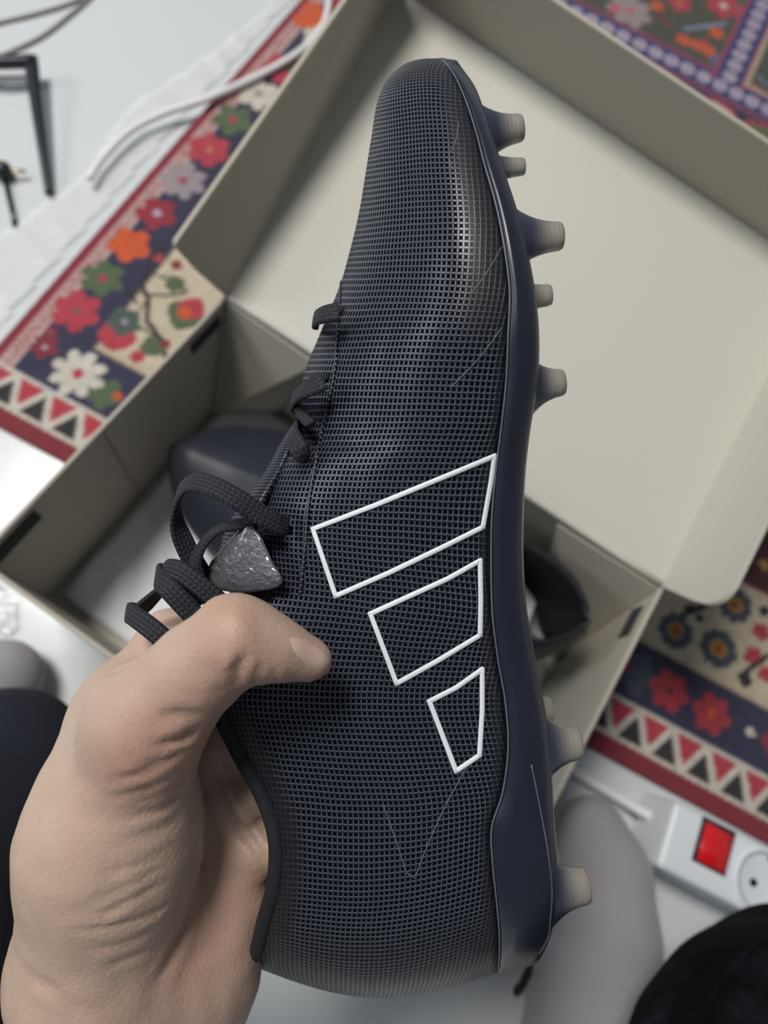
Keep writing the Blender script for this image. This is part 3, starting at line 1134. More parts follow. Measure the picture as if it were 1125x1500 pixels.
def stud(bpx, tpx, hb, ht, w, flare=1.0, tipmat=None, seg=28):
    """bpx base pixel, tpx tip pixel, hb/ht half heights in px, w = position across the sole"""
    d = D0 - w
    b = loc(*bpx, w); t = loc(*tpx, w)
    ax = t - b
    L = np.linalg.norm(ax); ax /= L
    rb, rt = hb * d / F, ht * d / F
    prof = []
    for k in range(15):
        q = k / 14
        r = rt + (rb - rt) * (1 - q) ** 2.2
        if q > 0.9:
            r = rt * (1 - 0.12 * ((q - 0.9) / 0.1) ** 2)
        prof.append((q * L, r, q))
    prof.append((L * 1.02, rt * 0.75, 1.0)); prof.append((L * 1.02, 0.0, 1.0))
    n1 = np.cross(ax, [0, 0, 1.0]); n1 /= np.linalg.norm(n1)
    n2 = np.cross(ax, n1)
    V, U = [], []
    for (x, r, q) in prof:
        for k in range(seg):
            a = 2 * math.pi * k / seg
            c, s_ = math.cos(a), math.sin(a)
            V.append(b + ax * x + n1 * r * c + n2 * r * s_ * 0.8); U.append((k / seg, q))
    F_ = []
    for i in range(len(prof) - 1):
        for k in range(seg):
            k2 = (k + 1) % seg
            F_.append((i * seg + k, i * seg + k2, (i + 1) * seg + k2, (i + 1) * seg + k))
    return mesh('stud', V, F_, M['stud'], boot, uv=U)


near_studs = [stud((708, 196), (765, 187), 40, 20, .022), stud((756, 350), (823, 346), 42, 21, .030), stud((768, 566), (826, 560), 52, 20, .026),
              stud((786, 1094), (850, 1090), 62, 23, .017), stud((795, 1305), (861, 1297), 54, 26, .013)]
# short studs of the middle row
stud((716, 248), (768, 244), 24, 13, .004)
stud((760, 437), (807, 432), 26, 16, .000)
# the far row mirrors the near one
for so in near_studs:
    dy = 0.006 if so is near_studs[-1] else 0.0
    co = [(v.co.x - dy * .4, v.co.y - dy, -v.co.z) for v in so.data.vertices]
    fc = [tuple(p.vertices)[::-1] for p in so.data.polygons]
    uvl = so.data.uv_layers[0].data
    uvv = {}
    for p in so.data.polygons:
        for li in p.loop_indices:
            uvv[so.data.loops[li].vertex_index] = tuple(uvl[li].uv)
    mesh('stud', co, fc, M['stud'], boot, uv=[uvv[i] for i in range(len(co))])

# collar, insole
for sgn in (1, -1):
    pth = [loc(s[0], s[1], s[7] + 0.0005) * np.array([1, 1, sgn]) for i, s in enumerate(SS) if s[7] > (0.012 if i < 120 else 0.003)]
    v, f = tube(pth, [0.0022 - 0.0012 * max(0, (k - len(pth) + 12) / 12) for k in range(len(pth))], 10)
    mesh('collar', v, f, M['collar'], boot)
VV = []
for s in SS[6:-8]:
    a = loc(s[2] - 12, s[3], s[6] * .85)
    VV += [a, np.array([a[0] - .001, a[1], 0]), np.array([a[0], a[1], -a[2]])]
n = len(VV) // 3
mesh('insole', VV, [(i * 3 + k, (i + 1) * 3 + k, (i + 1) * 3 + k + 1, i * 3 + k + 1) for i in range(n - 1) for k in (0, 1)], M['insole'], boot)

# tongue: arch that bridges the throat
TP = [(428, 625, .006, 14), (416, 655, .011, 20), (404, 690, .014, 26), (385, 730, .018, 34), (365, 775, .021, 44), (362, 820, .023, 50), (368, 862, .022, 40), (360, 905, .020, 30)]
TPc = catmull(TP, 24)
VV, UU = [], []
NT_ = 18
for i, (x, y, w, bl) in enumerate(TPc):
    for k in range(NT_ + 1):
        a = -math.pi / 2 + math.pi * k / NT_
        q = loc(x + 22, y, 0)
        e = bl * D0 / F
        VV.append(np.array([q[0] - e * math.cos(a), q[1], w * math.sin(a)])); UU.append((w * a, i * 0.0045))
tongue = mesh('tongue', VV, [(i * (NT_ + 1) + k, (i + 1) * (NT_ + 1) + k, (i + 1) * (NT_ + 1) + k + 1, i * (NT_ + 1) + k + 1) for i in range(23) for k in range(NT_)], M['upper'], boot, uv=UU)
md = tongue.modifiers.new('thickness', 'SOLIDIFY'); md.thickness = 0.003; md.offset = 0
# glossy speckled patch on the tongue
patch = [(360, 764), (379, 780), (390, 803), (399, 822), (413, 848), (403, 862), (360, 868), (330, 866), (312, 860), (305, 832), (322, 806), (342, 784)]
cx, cy = 358, 826
rings_ = 9
VV = []
rg = np.random.RandomState(5)
pc = catmull(patch + [patch[0]], 49)[:-1]
npc = len(pc)
for r in range(rings_ + 1):
    t = max(r / rings_, 0.06)
    for (x, y) in pc:
        X_, Y_ = cx + (x - cx) * t, cy + (y - cy) * t
        wz = 0.0315 - 0.000085 * (400 - X_) + 0.0016 * (1 - t ** 3) + 0.00018 * rg.randn() * (1 < r < rings_)
        VV.append(loc(X_, Y_, wz))
for (x, y) in pc:
    VV.append(loc(x, y, 0.0300 - 0.000085 * (400 - x)))
FF = [(r * npc + k, r * npc + (k + 1) % npc, (r + 1) * npc + (k + 1) % npc, (r + 1) * npc + k) for r in range(rings_ + 1) for k in range(npc)] + [tuple(range(npc))]
bm = bmesh.new()
vs = [bm.verts.new(v) for v in VV]
for f in FF:
    bm.faces.new([vs[i] for i in f])
from_bm('tongue_patch', bm, M['patch'], tongue)


# laces
def lace(ctrl, hw=0.0029, ht=0.0008, n=70, name='lace'):
    """ctrl rows: px, py, w, normal x, normal y, normal w"""
    c = catmull(ctrl, n)
    P = [loc(r[0], r[1], r[2]) for r in c]
    N = [r[3:6] for r in c]
    v, f, u = ribbon(P, N, hw, ht, 16)
    return mesh(name, v, f, M['lace'], boot, uv=u)


# short crossings over the throat edge
lace([(497, 457, .0285, .1, .2, 1), (487, 458, .0285, -.2, .3, 1), (470, 462, .025, -.7, .3, .7), (462, 468, .014, -1, .2, .2), (464, 470, 0, -1, 0, 0)], 0.0029, n=30)
lace([(474, 557, .0290, 0, .3, 1), (462, 563, .0290, -.2, .3, 1), (443, 573, .026, -.6, .4, .7), (430, 586, .016, -1, .2, .3), (432, 594, 0, -1, 0, 0)], 0.0030, n=30)
lace([(443, 668, .0270, .2, .1, 1), (437, 655, .0275, -.2, .1, 1), (430, 640, .024, -.7, .2, .7), (434, 628, .012, -1, 0, .2), (440, 622, 0, -1, 0, 0)], 0.0027, n=30)
lace([(455, 622, .0265, 0, .5, 1), (446, 612, .0235, -.5, .5, .6), (436, 598, .018, -1, .3, .2), (432, 588, .010, -1, .2, 0)], 0.0016, n=24)
for (x, y) in ((499, 456), (476, 553), (444, 672), (418, 776)):
    p, nn = hit(x, y, 0.0003)
    if p is not None:
        v, f, u = ribbon([p - nn * 0.0012, p, p + nn * 0.0003], [(0, 1, 0)] * 3, 0.0022, 0.0016, 16, 0.7)
        mesh('eyelet', v, f, M['hole'], boot)
# big loop from the top eyelet
lace([(420, 772, .0275, .1, .2, 1), (405, 766, .0305, 0, .3, 1), (378, 752, .033, -.05, .4, 1), (345, 730, .035, -.1, .5, 1), (310, 712, .035, -.3, .6, .9), (280, 707, .033, -.6, .6, .7),
      (262, 725, .029, -1, .2, .35), (259, 762, .026, -1, 0, -.3), (272, 800, .024, -.8, .2, -.9), (293, 838, .022, -.6, .2, -.9), (315, 868, .020, -.6, .3, -.8)], 0.0030, n=110)
# inner loop beside the patch
lace([(372, 762, .0265, 0, .8, .7), (350, 768, .027, -.1, .9, .5), (320, 776, .028, -.3, .8, .4), (297, 798, .028, -.8, .5, .6), (287, 830, .027, -.7, 0, .9), (300, 868, .026, -.5, 0, 1), (330, 905, .025, -.4, 0, 1)], 0.0026, n=80)
# folded bow, two strands side by side
lace([(352, 908, .032, 0, .3, 1), (325, 885, .0335, 0, .3, 1), (292, 857, .035, -.1, .3, 1), (262, 836, .035, -.3, .4, 1), (243, 833, .032, -1, .4, .5), (236, 846, .028, -1, 0, -.2)], 0.0027, n=60)
lace([(322, 942, .032, 0, .3, 1), (300, 918, .0335, 0, .3, 1), (272, 889, .0355, -.1, .3, 1), (247, 862, .036, -.3, .4, 1), (232, 848, .033, -1, .3, .5), (236, 840, .027, -1, 0, -.3), (262, 858, .023, -.4, 0, -1), (290, 890, .023, -.4, 0, -1)], 0.0029, n=80)
# lace end lying over the forefinger
lace([(262, 962, .034, 0, .3, 1), (238, 935, .0345, 0, .3, 1), (214, 915, .034, -.2, .4, 1), (194, 901, .031, -.8, .4, .6), (188, 897, .026, -1, .1, -.2), (205, 893, .022, -.5, .6, -.6), (232, 868, .023, -.5, .7, -.3), (250, 855, .024, -.5, .7, -.3)], 0.0028, n=80)
# knot end showing below the thumb
lace([(318, 1000, .030, 0, 0, 1), (322, 1022, .029, -.2, 0, 1), (326, 1040, .026, -.4, -.2, .8)], 0.0018, n=20, name='lace_end')


def dup(root, mat):
    r = root.copy(); COL.objects.link(r); r.matrix_world = mat
    for ch in list(root.children):
        c = ch.copy(); COL.objects.link(c); c.parent = r
        for g in list(ch.children):
            d = g.copy(); COL.objects.link(d); d.parent = c
    return r


# the other boot of the pair, standing on its studs inside the box
ang = math.radians(9.0)
hx = np.array([math.cos(ang), math.sin(ang), 0])          # toe -> heel direction
down = np.array([0, 0, -1.0])
side = np.cross(down, -hx)                                # mirrored pair: flip the side axis
b2M = Matrix(((down[0], -hx[0], -side[0] * 1, 0), (down[1], -hx[1], -side[1] * 1, 0), (down[2], -hx[2], -side[2] * 1, 0), (0, 0, 0, 1)))
zs = max(v.co.x for o_ in boot.children if o_.name.startswith('stud') for v in o_.data.vertices)
b2M = Matrix.Translation((0.166, -0.068, zs * 1.05 + 0.0085)) @ b2M @ Matrix.Diagonal((1.05, 1.05, 1.25, 1))
boot2 = dup(boot, b2M)
tag(boot2, 'black football boot lying in the open shoebox, mostly hidden behind the held one', 'football boot')

# ------------------------------------------------------------ person: hand, socks, trouser legs
person = tag(empty('person', loc=tuple(unp(60, 1700, 0.26))), 'person in grey socks and dark jeans, gripping the boot with one hand', 'person')
PINV = person.matrix_world.inverted()


def pxyz(x, y, d):
    return np.array([(x - CX) / F * d, (y - CY) / F * d, d])


def hand_sdf(P):
    def c(a, b, ra, rb):
        return sd_cone(P, pxyz(*a), pxyz(*b), ra, rb)
    # thumb
    d = c((455, 966, .1665), (400, 950, .163), .0056, .0072)
    d = smin(d, c((400, 950, .163), (345, 936, .161), .0074, .0100), .004)
    d = smin(d, c((345, 936, .161), (285, 985, .164), .0100, .0104), .005)
    d = smin(d, c((285, 985, .164), (215, 1058, .168), .0104, .0128), .006)
    # thenar and first metacarpal
    d = smin(d, c((218, 1062, .170), (165, 1230, .183), .0130, .0205), .010)
    d = smin(d, c((165, 1230, .184), (150, 1400, .192), .0215, .0235), .014)
    # web between thumb and forefinger
    d = smin(d, c((205, 1040, .180), (190, 1050, .200), .012, .012), .010)
    d = smin(d, c((150, 1130, .186), (175, 1080, .200), .012, .012), .012)
    # forefinger side of the hand
    d = smin(d, c((150, 1400, .205), (180, 1035, .200), .016, .0122), .010)
    # palm and other metacarpals
    d = smin(d, c((180, 1440, .212), (235, 1120, .218), .018, .012), .010)
    d = smin(d, c((215, 1440, .216), (275, 1190, .226), .018, .012), .010)
    d = smin(d, c((250, 1430, .214), (305, 1270, .226), .018, .0125), .010)
    # heel of the hand
    d = smin(d, c((290, 1400, .206), (330, 1312, .210), .0195, .0155), .012)
    # folds of the palm pressed against the collar
    d = smin(d, c((318, 1090, .216), (372, 1255, .212), .0095, .0085), .003)
    d = smin(d, c((300, 1120, .212), (345, 1275, .208), .0105, .0100), .003)
    # wrist and forearm
    d = smin(d, c((175, 1430, .203), (90, 1760, .225), .027, .026), .016)
    d = smin(d, c((245, 1450, .212), (170, 1760, .235), .023, .024), .016)
    d = smin(d, c((120, 1740, .228), (-40, 2150, .275), .031, .036), .02)
    # fingers wrapped round the far side, each one separate
    f = []
    f.append([((180, 1035, .200), .0112), ((250, 938, .210), .0095), ((320, 938, .214), .0085), ((400, 965, .212), .0072)])
    f.append([((235, 1120, .215), .0112), ((320, 1080, .207), .0098), ((410, 1062, .2035), .0082), ((470, 1075, .203), .0068)])
    f.append([((275, 1190, .218), .0108), ((350, 1160, .208), .0092), ((430, 1150, .2045), .0078), ((480, 1158, .204), .0066)])
    f.append([((300, 1270, .220), .0105), ((368, 1242, .207), .0084), ((440, 1230, .205), .0070), ((480, 1236, .205), .0060)])
    for j, ch in enumerate(f):
        e = None
        for (p, ra), (q, rb) in zip(ch[:-1], ch[1:]):
            g = c(p, q, ra, rb)
            e = g if e is None else smin(e, g, .003)
        d = smin(d, e, .0035)
    return d


pts = np.array([pxyz(*q) for q in [(500, 900, .148), (500, 840, .20), (-60, 2150, .31), (-200, 2150, .275), (480, 1200, .225)]])
Vh, Qh = nets(hand_sdf, pts.min(0) - .005, pts.max(0) + .005, 0.0015)
Vh = laplace(Vh, Qh, 3, 0.5)
Vh = CP + Vh @ RC
bvh = BVHTree.FromPolygons([tuple(v) for v in Vh], [tuple(q) for q in Qh.tolist()])


def hit_hand(px, py):
    a = Vector(unp(px, py, 0.1)); c = Vector(CP)
    p, n, _, _ = bvh.ray_cast(c, (a - c).normalized())
    return None if p is None else (np.array(p), np.array(n))


creases = [  # pixel polyline, depth mm, sigma mm
    ([(106, 1363), (162, 1358), (222, 1340), (252, 1317)], .9, 1.0),
    ([(140, 1346), (194, 1317), (250, 1287)], .7, 1.1),
    ([(125, 1325), (185, 1300), (248, 1262)], .5, 1.0),
    ([(162, 1146), (222, 1127), (273, 1098)], .8, 1.1),
    ([(150, 1172), (215, 1155), (270, 1128)], .45, 1.0),
    ([(176, 1203), (240, 1183), (270, 1155)], .7, 1.1),
    ([(176, 1229), (225, 1219), (262, 1200)], .5, 1.0),
    ([(152, 1280), (205, 1266), (255, 1240)], .6, 1.1),
    ([(130, 1392), (185, 1381), (235, 1358)], .6, 1.2),
    ([(150, 1420), (200, 1400), (240, 1385)], .5, 1.2),
    ([(42, 1432), (83, 1455), (120, 1488)], .7, 1.6),
    ([(225, 1094), (262, 1085), (290, 1066)], 1.5, 1.4),
    ([(205, 1120), (245, 1108), (285, 1092)], .6, 1.1),
    ([(232, 1050), (262, 1046), (292, 1050)], .8, 1.4),
    ([(343, 1012), (348, 982), (358, 958)], 1.5, 1.3),
    ([(372, 1008), (374, 988), (380, 970)], .55, 1.1),
    ([(396, 1006), (398, 990), (402, 975)], .4, 1.0),
    ([(318, 1018), (326, 998), (322, 975)], .5, 1.3),
    ([(404, 926), (412, 934), (418, 946)], .3, .8),
    ([(150, 990), (190, 975), (225, 955)], .8, 1.2),
    ([(310, 1130), (335, 1190), (375, 1240), (395, 1280)], 1.6, 1.3),
    ([(325, 1105), (355, 1165), (390, 1215), (402, 1250)], 1.6, 1.3),
    ([(300, 1200), (330, 1260), (345, 1290)], .8, 1.6),
    ([(296, 1255), (315, 1270), (332, 1290)], .6, 1.4),
    ([(286, 1300), (262, 1380), (225, 1450)], .9, 2.0),
]
Nh = normals(Vh, Qh)
disp = np.zeros(len(Vh))
for pl, dp, sg in creases:
    pc_ = catmull(pl, 26)
    hp = [hit_hand(x, y) for x, y in pc_]
    Hp = [(h_[0], k) for k, h_ in enumerate(hp) if h_ is not None]
    if len(Hp) < 2:
        continue
    best = np.full(len(Vh), 9.0); tt = np.zeros(len(Vh))
    for p, k in Hp:
        dd = np.linalg.norm(Vh - p, axis=1)
        mm = dd < best
        best[mm] = dd[mm]; tt[mm] = k / 25
    fade = np.clip(np.sin(np.pi * np.clip(tt, 0.04, 0.96)) * 1.6, 0, 1)
    s_ = sg * 1e-3
    disp += -dp * 0.8e-3 * fade * (np.exp(-(best / s_) ** 2) - 0.45 * np.exp(-((best - 2.1 * s_) / (1.1 * s_)) ** 2))
Vh2 = Vh + Nh * disp[:, None]
# tendon and vein relief
Vh2 = Vh2 + Nh * (0.00018 * np.sin(Vh[:, 0] * 410 + 2 * np.sin(Vh[:, 1] * 300)) * np.sin(Vh[:, 2] * 370))[:, None]
hand = np_mesh('hand', Vh2 - np.array(person.location), Qh, M['skin'], person)
fl = np.zeros(len(Vh))
for (x, y, d, r) in [(250, 1080, .16, .014), (465, 985, .166, .009), (350, 1000, .158, .010), (330, 915, .153, .008), (290, 1350, .19, .02), (340, 1200, .24, .022), (360, 1150, .25, .025), (170, 970, .21, .012), (235, 1120, .16, .012)]:
    q = unp(x, y, d)
    fl += np.exp(-(np.linalg.norm(Vh - q, axis=1) / r) ** 2)
at = hand.data.attributes.new('flush', 'FLOAT', 'POINT')
at.data.foreach_set('value', np.clip(fl, 0, 1).astype(np.float32))
hand['label'] = 'bare left hand, thumb laid along the near side of the boot'
# thumb nail
nail = [(424, 934), (441, 935), (459, 943), (474, 954), (482, 965), (479, 975), (467, 981), (450, 975), (436, 962), (427, 948)]
VV = []
ncx, ncy = 455, 955
ok = True
for r in range(7):
    t = r / 6
    for (x, y) in catmull(nail + [nail[0]], 25)[:-1]:
        h_ = hit_hand(ncx + (x - ncx) * t, ncy + (y - ncy) * t)
        if h_ is None:
            # just outside the skin outline: use the closest surface point
            q, n_, _, _ = bvh.find_nearest(Vector(unp(ncx + (x - ncx) * t, ncy + (y - ncy) * t, .163)))
            h_ = (np.array(q), np.array(n_))
        VV.append(h_[0] + h_[1] * (0.00045 * (1 - t ** 4) + 0.00003) - np.array(person.location))
FF = [(r * 24 + k, r * 24 + (k + 1) % 24, (r + 1) * 24 + (k + 1) % 24, (r + 1) * 24 + k) for r in range(6) for k in range(24)]
mesh('thumbnail', VV, FF, M['nail'], hand)


def body(name, chain, k, h, m, parent, noise_amp=0.0, nf=60.0, smooth_it=2):
    def fn(P):
        d = None
        for (a, ra), (b, rb) in zip(chain[:-1], chain[1:]):
            g = sd_cone(P, a, b, ra, rb)
            d = g if d is None else smin(d, g, k)
        return d
    A = np.array([c[0] for c in chain]); R_ = max(c[1] for c in chain)
    V, Q = nets(fn, A.min(0) - R_ * 1.15, A.max(0) + R_ * 1.15, h)
    V = laplace(V, Q, smooth_it, .5)
    if noise_amp:
        N = normals(V, Q)
        V = V + N * (noise_amp * (np.sin(V[:, 0] * nf + 2.2 * np.sin(V[:, 1] * nf * .6)) * np.sin(V[:, 1] * nf * 1.1 + 1.5 * np.sin(V[:, 2] * nf)) + 0.5 * np.sin(V[:, 2] * nf * 2.3 + V[:, 0] * nf * 1.7)))[:, None]
    return np_mesh(name, V - np.array(parent.location), Q, m, parent)


def gz(px, py, z):
    return gp(px, py, z)


# right foot in a grey sock, toes up the picture
sock = body('sock', [(gz(866, 1216, fz + .024), .024), (gz(880, 1280, fz + .031), .031), (gz(878, 1370, fz + .036), .036), (gz(868, 1460, fz + .042), .038), (gz(850, 1580, fz + .055), .038), (gz(850, 1700, fz + .10), .042)], .012, .004, M['sock'], person, 0.0008, 45)
sock['label'] = 'grey sock on the foot beside the white power strip'
lg = gz(770, 1436, .045)
V = [gz(x, y, .050) for x, y in [(782, 1408), (776, 1412), (768, 1428), (763, 1440), (756, 1446), (753, 1456), (757, 1462), (765, 1455), (772, 1444), (780, 1428)]]
k = len(V)
mesh('sock_print', [v - np.array(person.location) for v in V] + [v - np.array(person.location) + np.array([0, 0, -.003]) for v in V], [tuple(range(k))] + [(i, (i + 1) % k, k + (i + 1) % k, k + i) for i in range(k)], M['sock_logo'], sock, smooth=False)
# left foot, only its toes in the picture
sock2 = body('sock', [(gz(4, 992, fz + .024), .026), (gz(-40, 1040, fz + .03), .032), (gz(-90, 1120, fz + .04), .036)], .012, .004, M['sock'], person, 0.0006, 45)
sock2['label'] = 'grey sock tip showing from under the navy trouser leg'
# left trouser leg (lower left)
tl = body('trouser_leg', [(gz(36, 1092, .09), .024), (gz(0, 1135, .11), .040), (gz(-60, 1260, .14), .055), (gz(-260, 1500, .22), .07)], .03, .005, M['trouser'], person, 0.0015, 38)
tl['label'] = 'navy-black trouser leg at the left edge'
# right knee in black denim (lower right)
kn = body('trouser_leg', [(gz(1185, 1520, .12), .062), (gz(1170, 1640, .16), .070), (gz(1200, 1900, .22), .08)], .03, .004, M['denim'], person, 0.0012, 55)
kn['label'] = 'black denim knee in the lower right corner'

kme = BVHTree.FromPolygons([tuple(v.co + person.location) for v in kn.data.vertices], [tuple(p.vertices) for p in kn.data.polygons])
kp = []
for (x, y) in poly_curve([(1135, 1366), (1100, 1392), (1062, 1432), (1034, 1480), (1020, 1530)], 30):
    a_ = Vector(unp(x, y, .1)); c_ = Vector(CP)
    p, n_, _, _ = kme.ray_cast(c_, (a_ - c_).normalized())
    if p is not None:
        kp.append(np.array(p + n_ * .0003) - np.array(person.location))
if len(kp) > 3:
    v, f = tube(kp, .0016, 8)
    mesh('trouser_seam', v, f, M['denim'], kn)

# ------------------------------------------------------------ power strip
zt = 0.036
cA = gz(985, 1165, zt); cB = gz(968, 1278, zt)
dirx = np.array([math.cos(math.radians(7.6)), math.sin(math.radians(7.6)), 0.0])
diry = np.array([dirx[1], -dirx[0], 0])
if (cB - cA) @ diry < 0:
    diry = -diry
wid = abs((cB - cA) @ diry)
off = cA - diry * 0
strip = tag(empty('power_strip', loc=tuple(np.array([cA[0], cA[1], fz]))), 'white power strip with a red rocker switch beside the rug edge', 'power strip')
SO = np.array(strip.location)


def sp(x, y, z):
    return dirx * x + diry * y + np.array([0, 0, z])


H = zt - fz
bm = bmesh.new()
LNG = 0.26
base = [sp(0.0, 0, 0), sp(LNG, 0, 0), sp(LNG, wid, 0), sp(0.0, wid, 0)]
top = [sp(0.004, 0.002, H), sp(LNG - .004, 0.002, H), sp(LNG - .004, wid - .002, H), sp(0.004, wid - .002, H)]
vs = [bm.verts.new(v) for v in base + top]
for f in [(0, 3, 2, 1), (4, 5, 6, 7), (0, 1, 5, 4), (1, 2, 6, 5), (2, 3, 7, 6), (3, 0, 4, 7)]:
    bm.faces.new([vs[i] for i in f])
bmesh.ops.bevel(bm, geom=list(bm.edges), offset=0.005, segments=4, profile=0.6, affect='EDGES')
from_bm('housing', bm, M['white_plastic'], strip)


def on_strip(px, py):
    g = gz(px, py, zt) - cA
    return g @ dirx, g @ diry


qs = [on_strip(*p) for p in [(1034, 1197), (1077, 1222), (1058, 1283), (1013, 1257)]]
sx0, sx1 = min(q[0] for q in qs), max(q[0] for q in qs)
sy0, sy1 = min(q[1] for q in qs), max(q[1] for q in qs)
sw = slab_obj('switch_frame', [sp(sx0, sy0, H - .001), sp(sx1, sy0, H - .001), sp(sx1, sy1, H - .001), sp(sx0, sy1, H - .001)], .0022, (0, 0, 1), M['black'], strip, .0005)
mx0, mx1, my0, my1 = sx0 + .0022, sx1 - .0022, sy0 + .0032, sy1 - .0012
bm = bmesh.new()
prof = [(my0, H + .0012), (my0, H + .0022), ((my0 + my1) / 2, H + .0026), (my1, H + .0050), (my1, H + .0012)]
a_ = [bm.verts.new(sp(mx0, y, z)) for y, z in prof]
b_ = [bm.verts.new(sp(mx1, y, z)) for y, z in prof]
bm.faces.new(a_); bm.faces.new(b_[::-1])
for i in range(5):
    bm.faces.new([a_[i], b_[i], b_[(i + 1) % 5], a_[(i + 1) % 5]])
bmesh.ops.bevel(bm, geom=list(bm.edges), offset=0.0005, segments=2, affect='EDGES')
from_bm('rocker_switch', bm, M['red'], sw)
scx, scy = on_strip(1122, 1286)
scy = wid / 2
for kk in range(4):
    cxx = scx + kk * 0.058
    if cxx > LNG - .03:
        break
    rr = 0.0205
    bm = bmesh.new()
    pr = [(rr + .0022, H - .0005), (rr + .0022, H + .0016), (rr, H + .0018), (rr - .0012, H + .0006), (rr - .002, H + .0003), (0.0001, H + .0003)]
    seg = 40
    ring_ = []
    for r_, z in pr:
        ring_.append([bm.verts.new(sp(cxx + r_ * math.cos(2 * math.pi * k / seg), scy + r_ * math.sin(2 * math.pi * k / seg), z)) for k in range(seg)])
    for i in range(len(pr) - 1):
        for k in range(seg):
            bm.faces.new([ring_[i][k], ring_[i][(k + 1) % seg], ring_[i + 1][(k + 1) % seg], ring_[i + 1][k]])
    so = from_bm('socket', bm, M['white_plastic'], strip)
    # dark groove round the well
    v, f = tube([sp(cxx + (rr - .001) * math.cos(t), scy + (rr - .001) * math.sin(t), H + .0008) for t in np.linspace(0.6, 5.6, 50)], .0005, 6)
    mesh('socket_groove', v, f, M['black'], so)
    for sgn in (-1, 1):
        v, f = tube([sp(cxx + sgn * .0085 * .94, scy - sgn * .0085 * .34, H - .001), sp(cxx + sgn * .0085 * .94, scy - sgn * .0085 * .34, H + .0006)], .0028, 16)
        mesh('pin_hole', v, f, M['hole'], so)
        slab_obj('earth_clip', [sp(cxx - .003, scy + sgn * .0165 - .0015, H + .0003), sp(cxx + .003, scy + sgn * .0165 - .0015, H + .0003), sp(cxx + .003, scy + sgn * .0165 + .0015, H + .0003), sp(cxx - .003, scy + sgn * .0165 + .0015, H + .0003)], .0012, (0, 0, 1), M['brass'], so, 0)

# cables


def cable(name, pix, r, m, label, lift=None):
    c = catmull(pix, 80)
    P = [gp(x, y, z) for x, y, z in c]
    v, f = tube(P, r, 12)
    o = mesh(name, v, f, m)
    return tag(o, label, 'cable')


cable('power_cable', [(968, 1204, .012), (945, 1192, .008), (905, 1168, .001), (860, 1142, .001 - .002), (820, 1116, -.002), (790, 1095, -.002), (740, 1040, -.002)][:5] , .0042, M['cable_white'], 'thick white power cable running left from the power strip')
zc = fz + .0035
cable('white_cable', [(487, -60, .004), (482, 0, .0045), (474, 35, .0045), (448, 68, .0045), (405, 97, .0045), (350, 124, .005), (300, 146, .008), (240, 166, .008), (190, 192, .0075), (150, 232, .007), (130, 262, .007)], .0034, M['cable_white'], 'white cable curving over the rug edge beside the lid')
cable('grey_cable', [(-60, 50, zc - .0015), (0, 33, zc - .0015), (50, 21, zc - .0015), (105, 4, zc - .0015), (160, -22, zc - .0015)], .0020, M['cable_grey'], 'thin grey cable, upper of the two crossing the top left corner')
cable('grey_cable', [(-50, 100, zc - .0015), (10, 78, zc - .0015), (60, 54, zc - .0015), (100, 24, zc - .0015), (135, -8, zc - .0015), (150, -40, zc - .0015)], .0020, M['cable_grey'], 'thin grey cable, lower of the two crossing the top left corner')

# ------------------------------------------------------------ spectacles and keys at the left edge
sg = tag(empty('spectacles', loc=tuple(gp(0, 100, fz))), 'black spectacles with one long tapering arm, lying at the left edge on the white floor', 'spectacles')
GO = np.array(sg.location)


def g3(x, y, z):
    return gp(x, y, fz + z) - GO


arm = catmull([(43, 82, .022), (46, 95, .022), (53, 150, .018), (62, 215, .013), (72, 285, .006)], 30)
v, f, u = ribbon([g3(*p) for p in arm], [(0.2, 0.1, 1)] * 30, [0.0072 - 0.0038 * (i / 29) for i in range(30)], 0.0022, 12, 0.6)
mesh('temple_arm', v, f, M['black'], sg)
for pts_, r in (([(46, 90, .022), (20, 91, .023), (-10, 91, .024), (-60, 84, .024)], .0058), ([(42, 112, .004), (10, 113, .004), (-30, 112, .004)], .0015)):  # top bar, then its thin shadow modelled as a black rod
    c_ = catmull(pts_, 20)
    v, f = tube([g3(*p) for p in c_], r, 12)
    mesh('rim_and_shadow', v, f, M['black'], sg)
c_ = catmull([(-60, 84, .024), (-66, 120, .018), (-60, 200, .008), (-50, 280, .004)], 20)
v, f, u = ribbon([g3(*p) for p in c_], [(0.2, 0.1, 1)] * 20, 0.004, 0.002, 12, 0.6)
mesh('temple_arm', v, f, M['black'], sg)

ky = tag(empty('key_ring', loc=tuple(gp(5, 255, fz))), 'small dark bunch of keys at the left edge below the spectacles', 'keys')
KO = np.array(ky.location)


def k3(x, y, z):
    return gp(x, y, fz + z) - KO


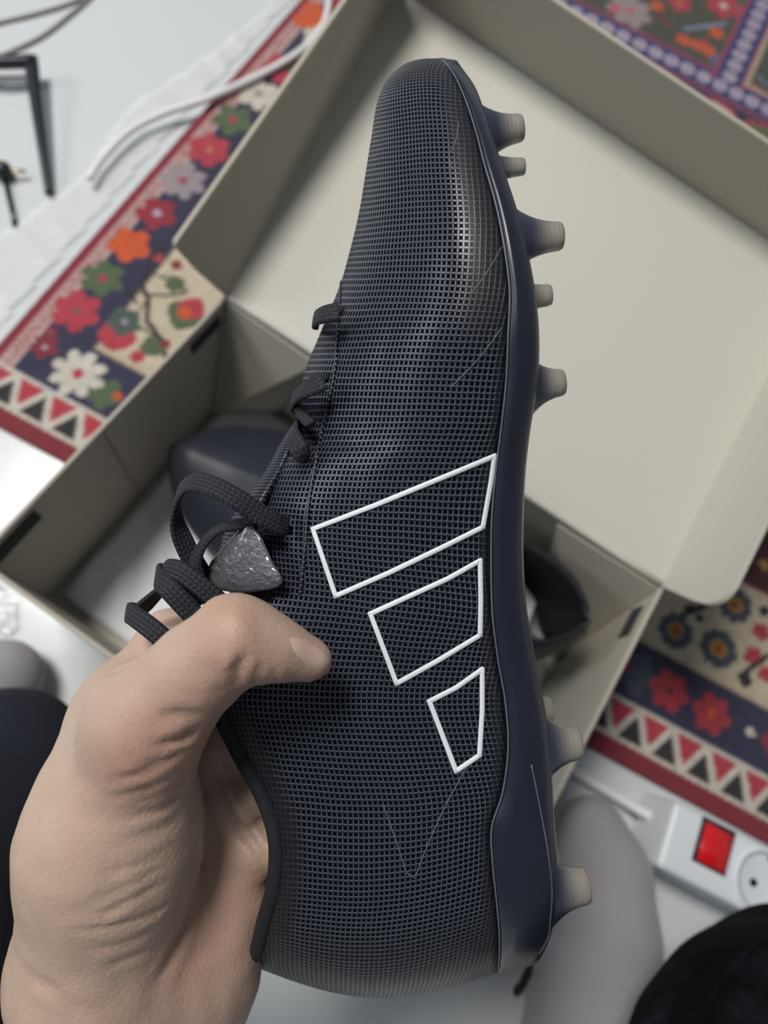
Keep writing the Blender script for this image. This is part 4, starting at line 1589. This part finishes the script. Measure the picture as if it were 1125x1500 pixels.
v, f = tube([k3(-6, 244, .006), k3(4, 250, .008), k3(12, 258, .007)], [.006, .0085, .005], 14)
mesh('fob', v, f, M['black'], ky)
v, f, u = ribbon([k3(6, 258, .005), k3(12, 285, .004), k3(18, 310, .003), k3(22, 332, .003)], [(0, 0, 1)] * 4, .0022, .0008, 10)
mesh('key', v, f, M['black'], ky)
v, f, u = ribbon([k3(10, 250, .010), k3(25, 250, .009), k3(38, 251, .008)], [(0, 0, 1)] * 3, .0014, .0007, 10)
mesh('key', v, f, M['brass'], ky)['label'] = 'brass key'

# ------------------------------------------------------------ crinkled plastic


def crinkle(name, outline, h0, amp, label, seed, res=0.004, freq=70):
    P2 = np.array([gp(x, y, fz)[:2] for x, y in outline])
    lo, hi = P2.min(0), P2.max(0)
    xs = np.arange(lo[0], hi[0], res); ys = np.arange(lo[1], hi[1], res)
    rs = np.random.RandomState(seed)
    ridges = [(rs.rand() * math.pi, rs.rand() * 6.28, freq * (0.5 + rs.rand())) for _ in range(7)]

    def inside(x, y):
        c = False
        n = len(P2)
        j = n - 1
        for i in range(n):
            if (P2[i][1] > y) != (P2[j][1] > y) and x < (P2[j][0] - P2[i][0]) * (y - P2[i][1]) / (P2[j][1] - P2[i][1]) + P2[i][0]:
                c = not c
            j = i
        return c
    idx = {}
    V, Fc = [], []
    for i, x in enumerate(xs):
        for j, y in enumerate(ys):
            if inside(x, y):
                z = sum(abs(math.sin((x * math.cos(a) + y * math.sin(a)) * fr + ph + 0.8 * math.sin(x * 31 + y * 27))) ** 0.8 for a, ph, fr in ridges) / len(ridges)
                idx[i, j] = len(V)
                V.append((x, y, fz + h0 + amp * (1 - z)))
    for (i, j) in idx:
        if (i + 1, j) in idx and (i, j + 1) in idx and (i + 1, j + 1) in idx:
            Fc.append((idx[i, j], idx[i + 1, j], idx[i + 1, j + 1], idx[i, j + 1]))
    o = mesh(name, V, Fc, M['sheet'])
    return tag(o, label, 'plastic sheet')


crinkle('plastic_sheet', [(-60, 560), (-40, 380), (60, 300), (120, 262), (150, 215), (180, 165), (300, 85), (380, 20), (420, -30), (455, -60), (452, -18), (425, 5), (330, 110), (235, 215), (120, 345), (0, 482)], 0.0008, 0.006, 'crinkled clear plastic sheet lying along the left edge of the rug', 3)
crinkle('plastic_scrap', [(-60, 800), (-8, 842), (28, 880), (32, 915), (20, 935), (-20, 930), (-60, 900)], 0.0008, 0.010, 'scrap of crumpled clear plastic on the floor by the left sock', 6, 0.003, 160)
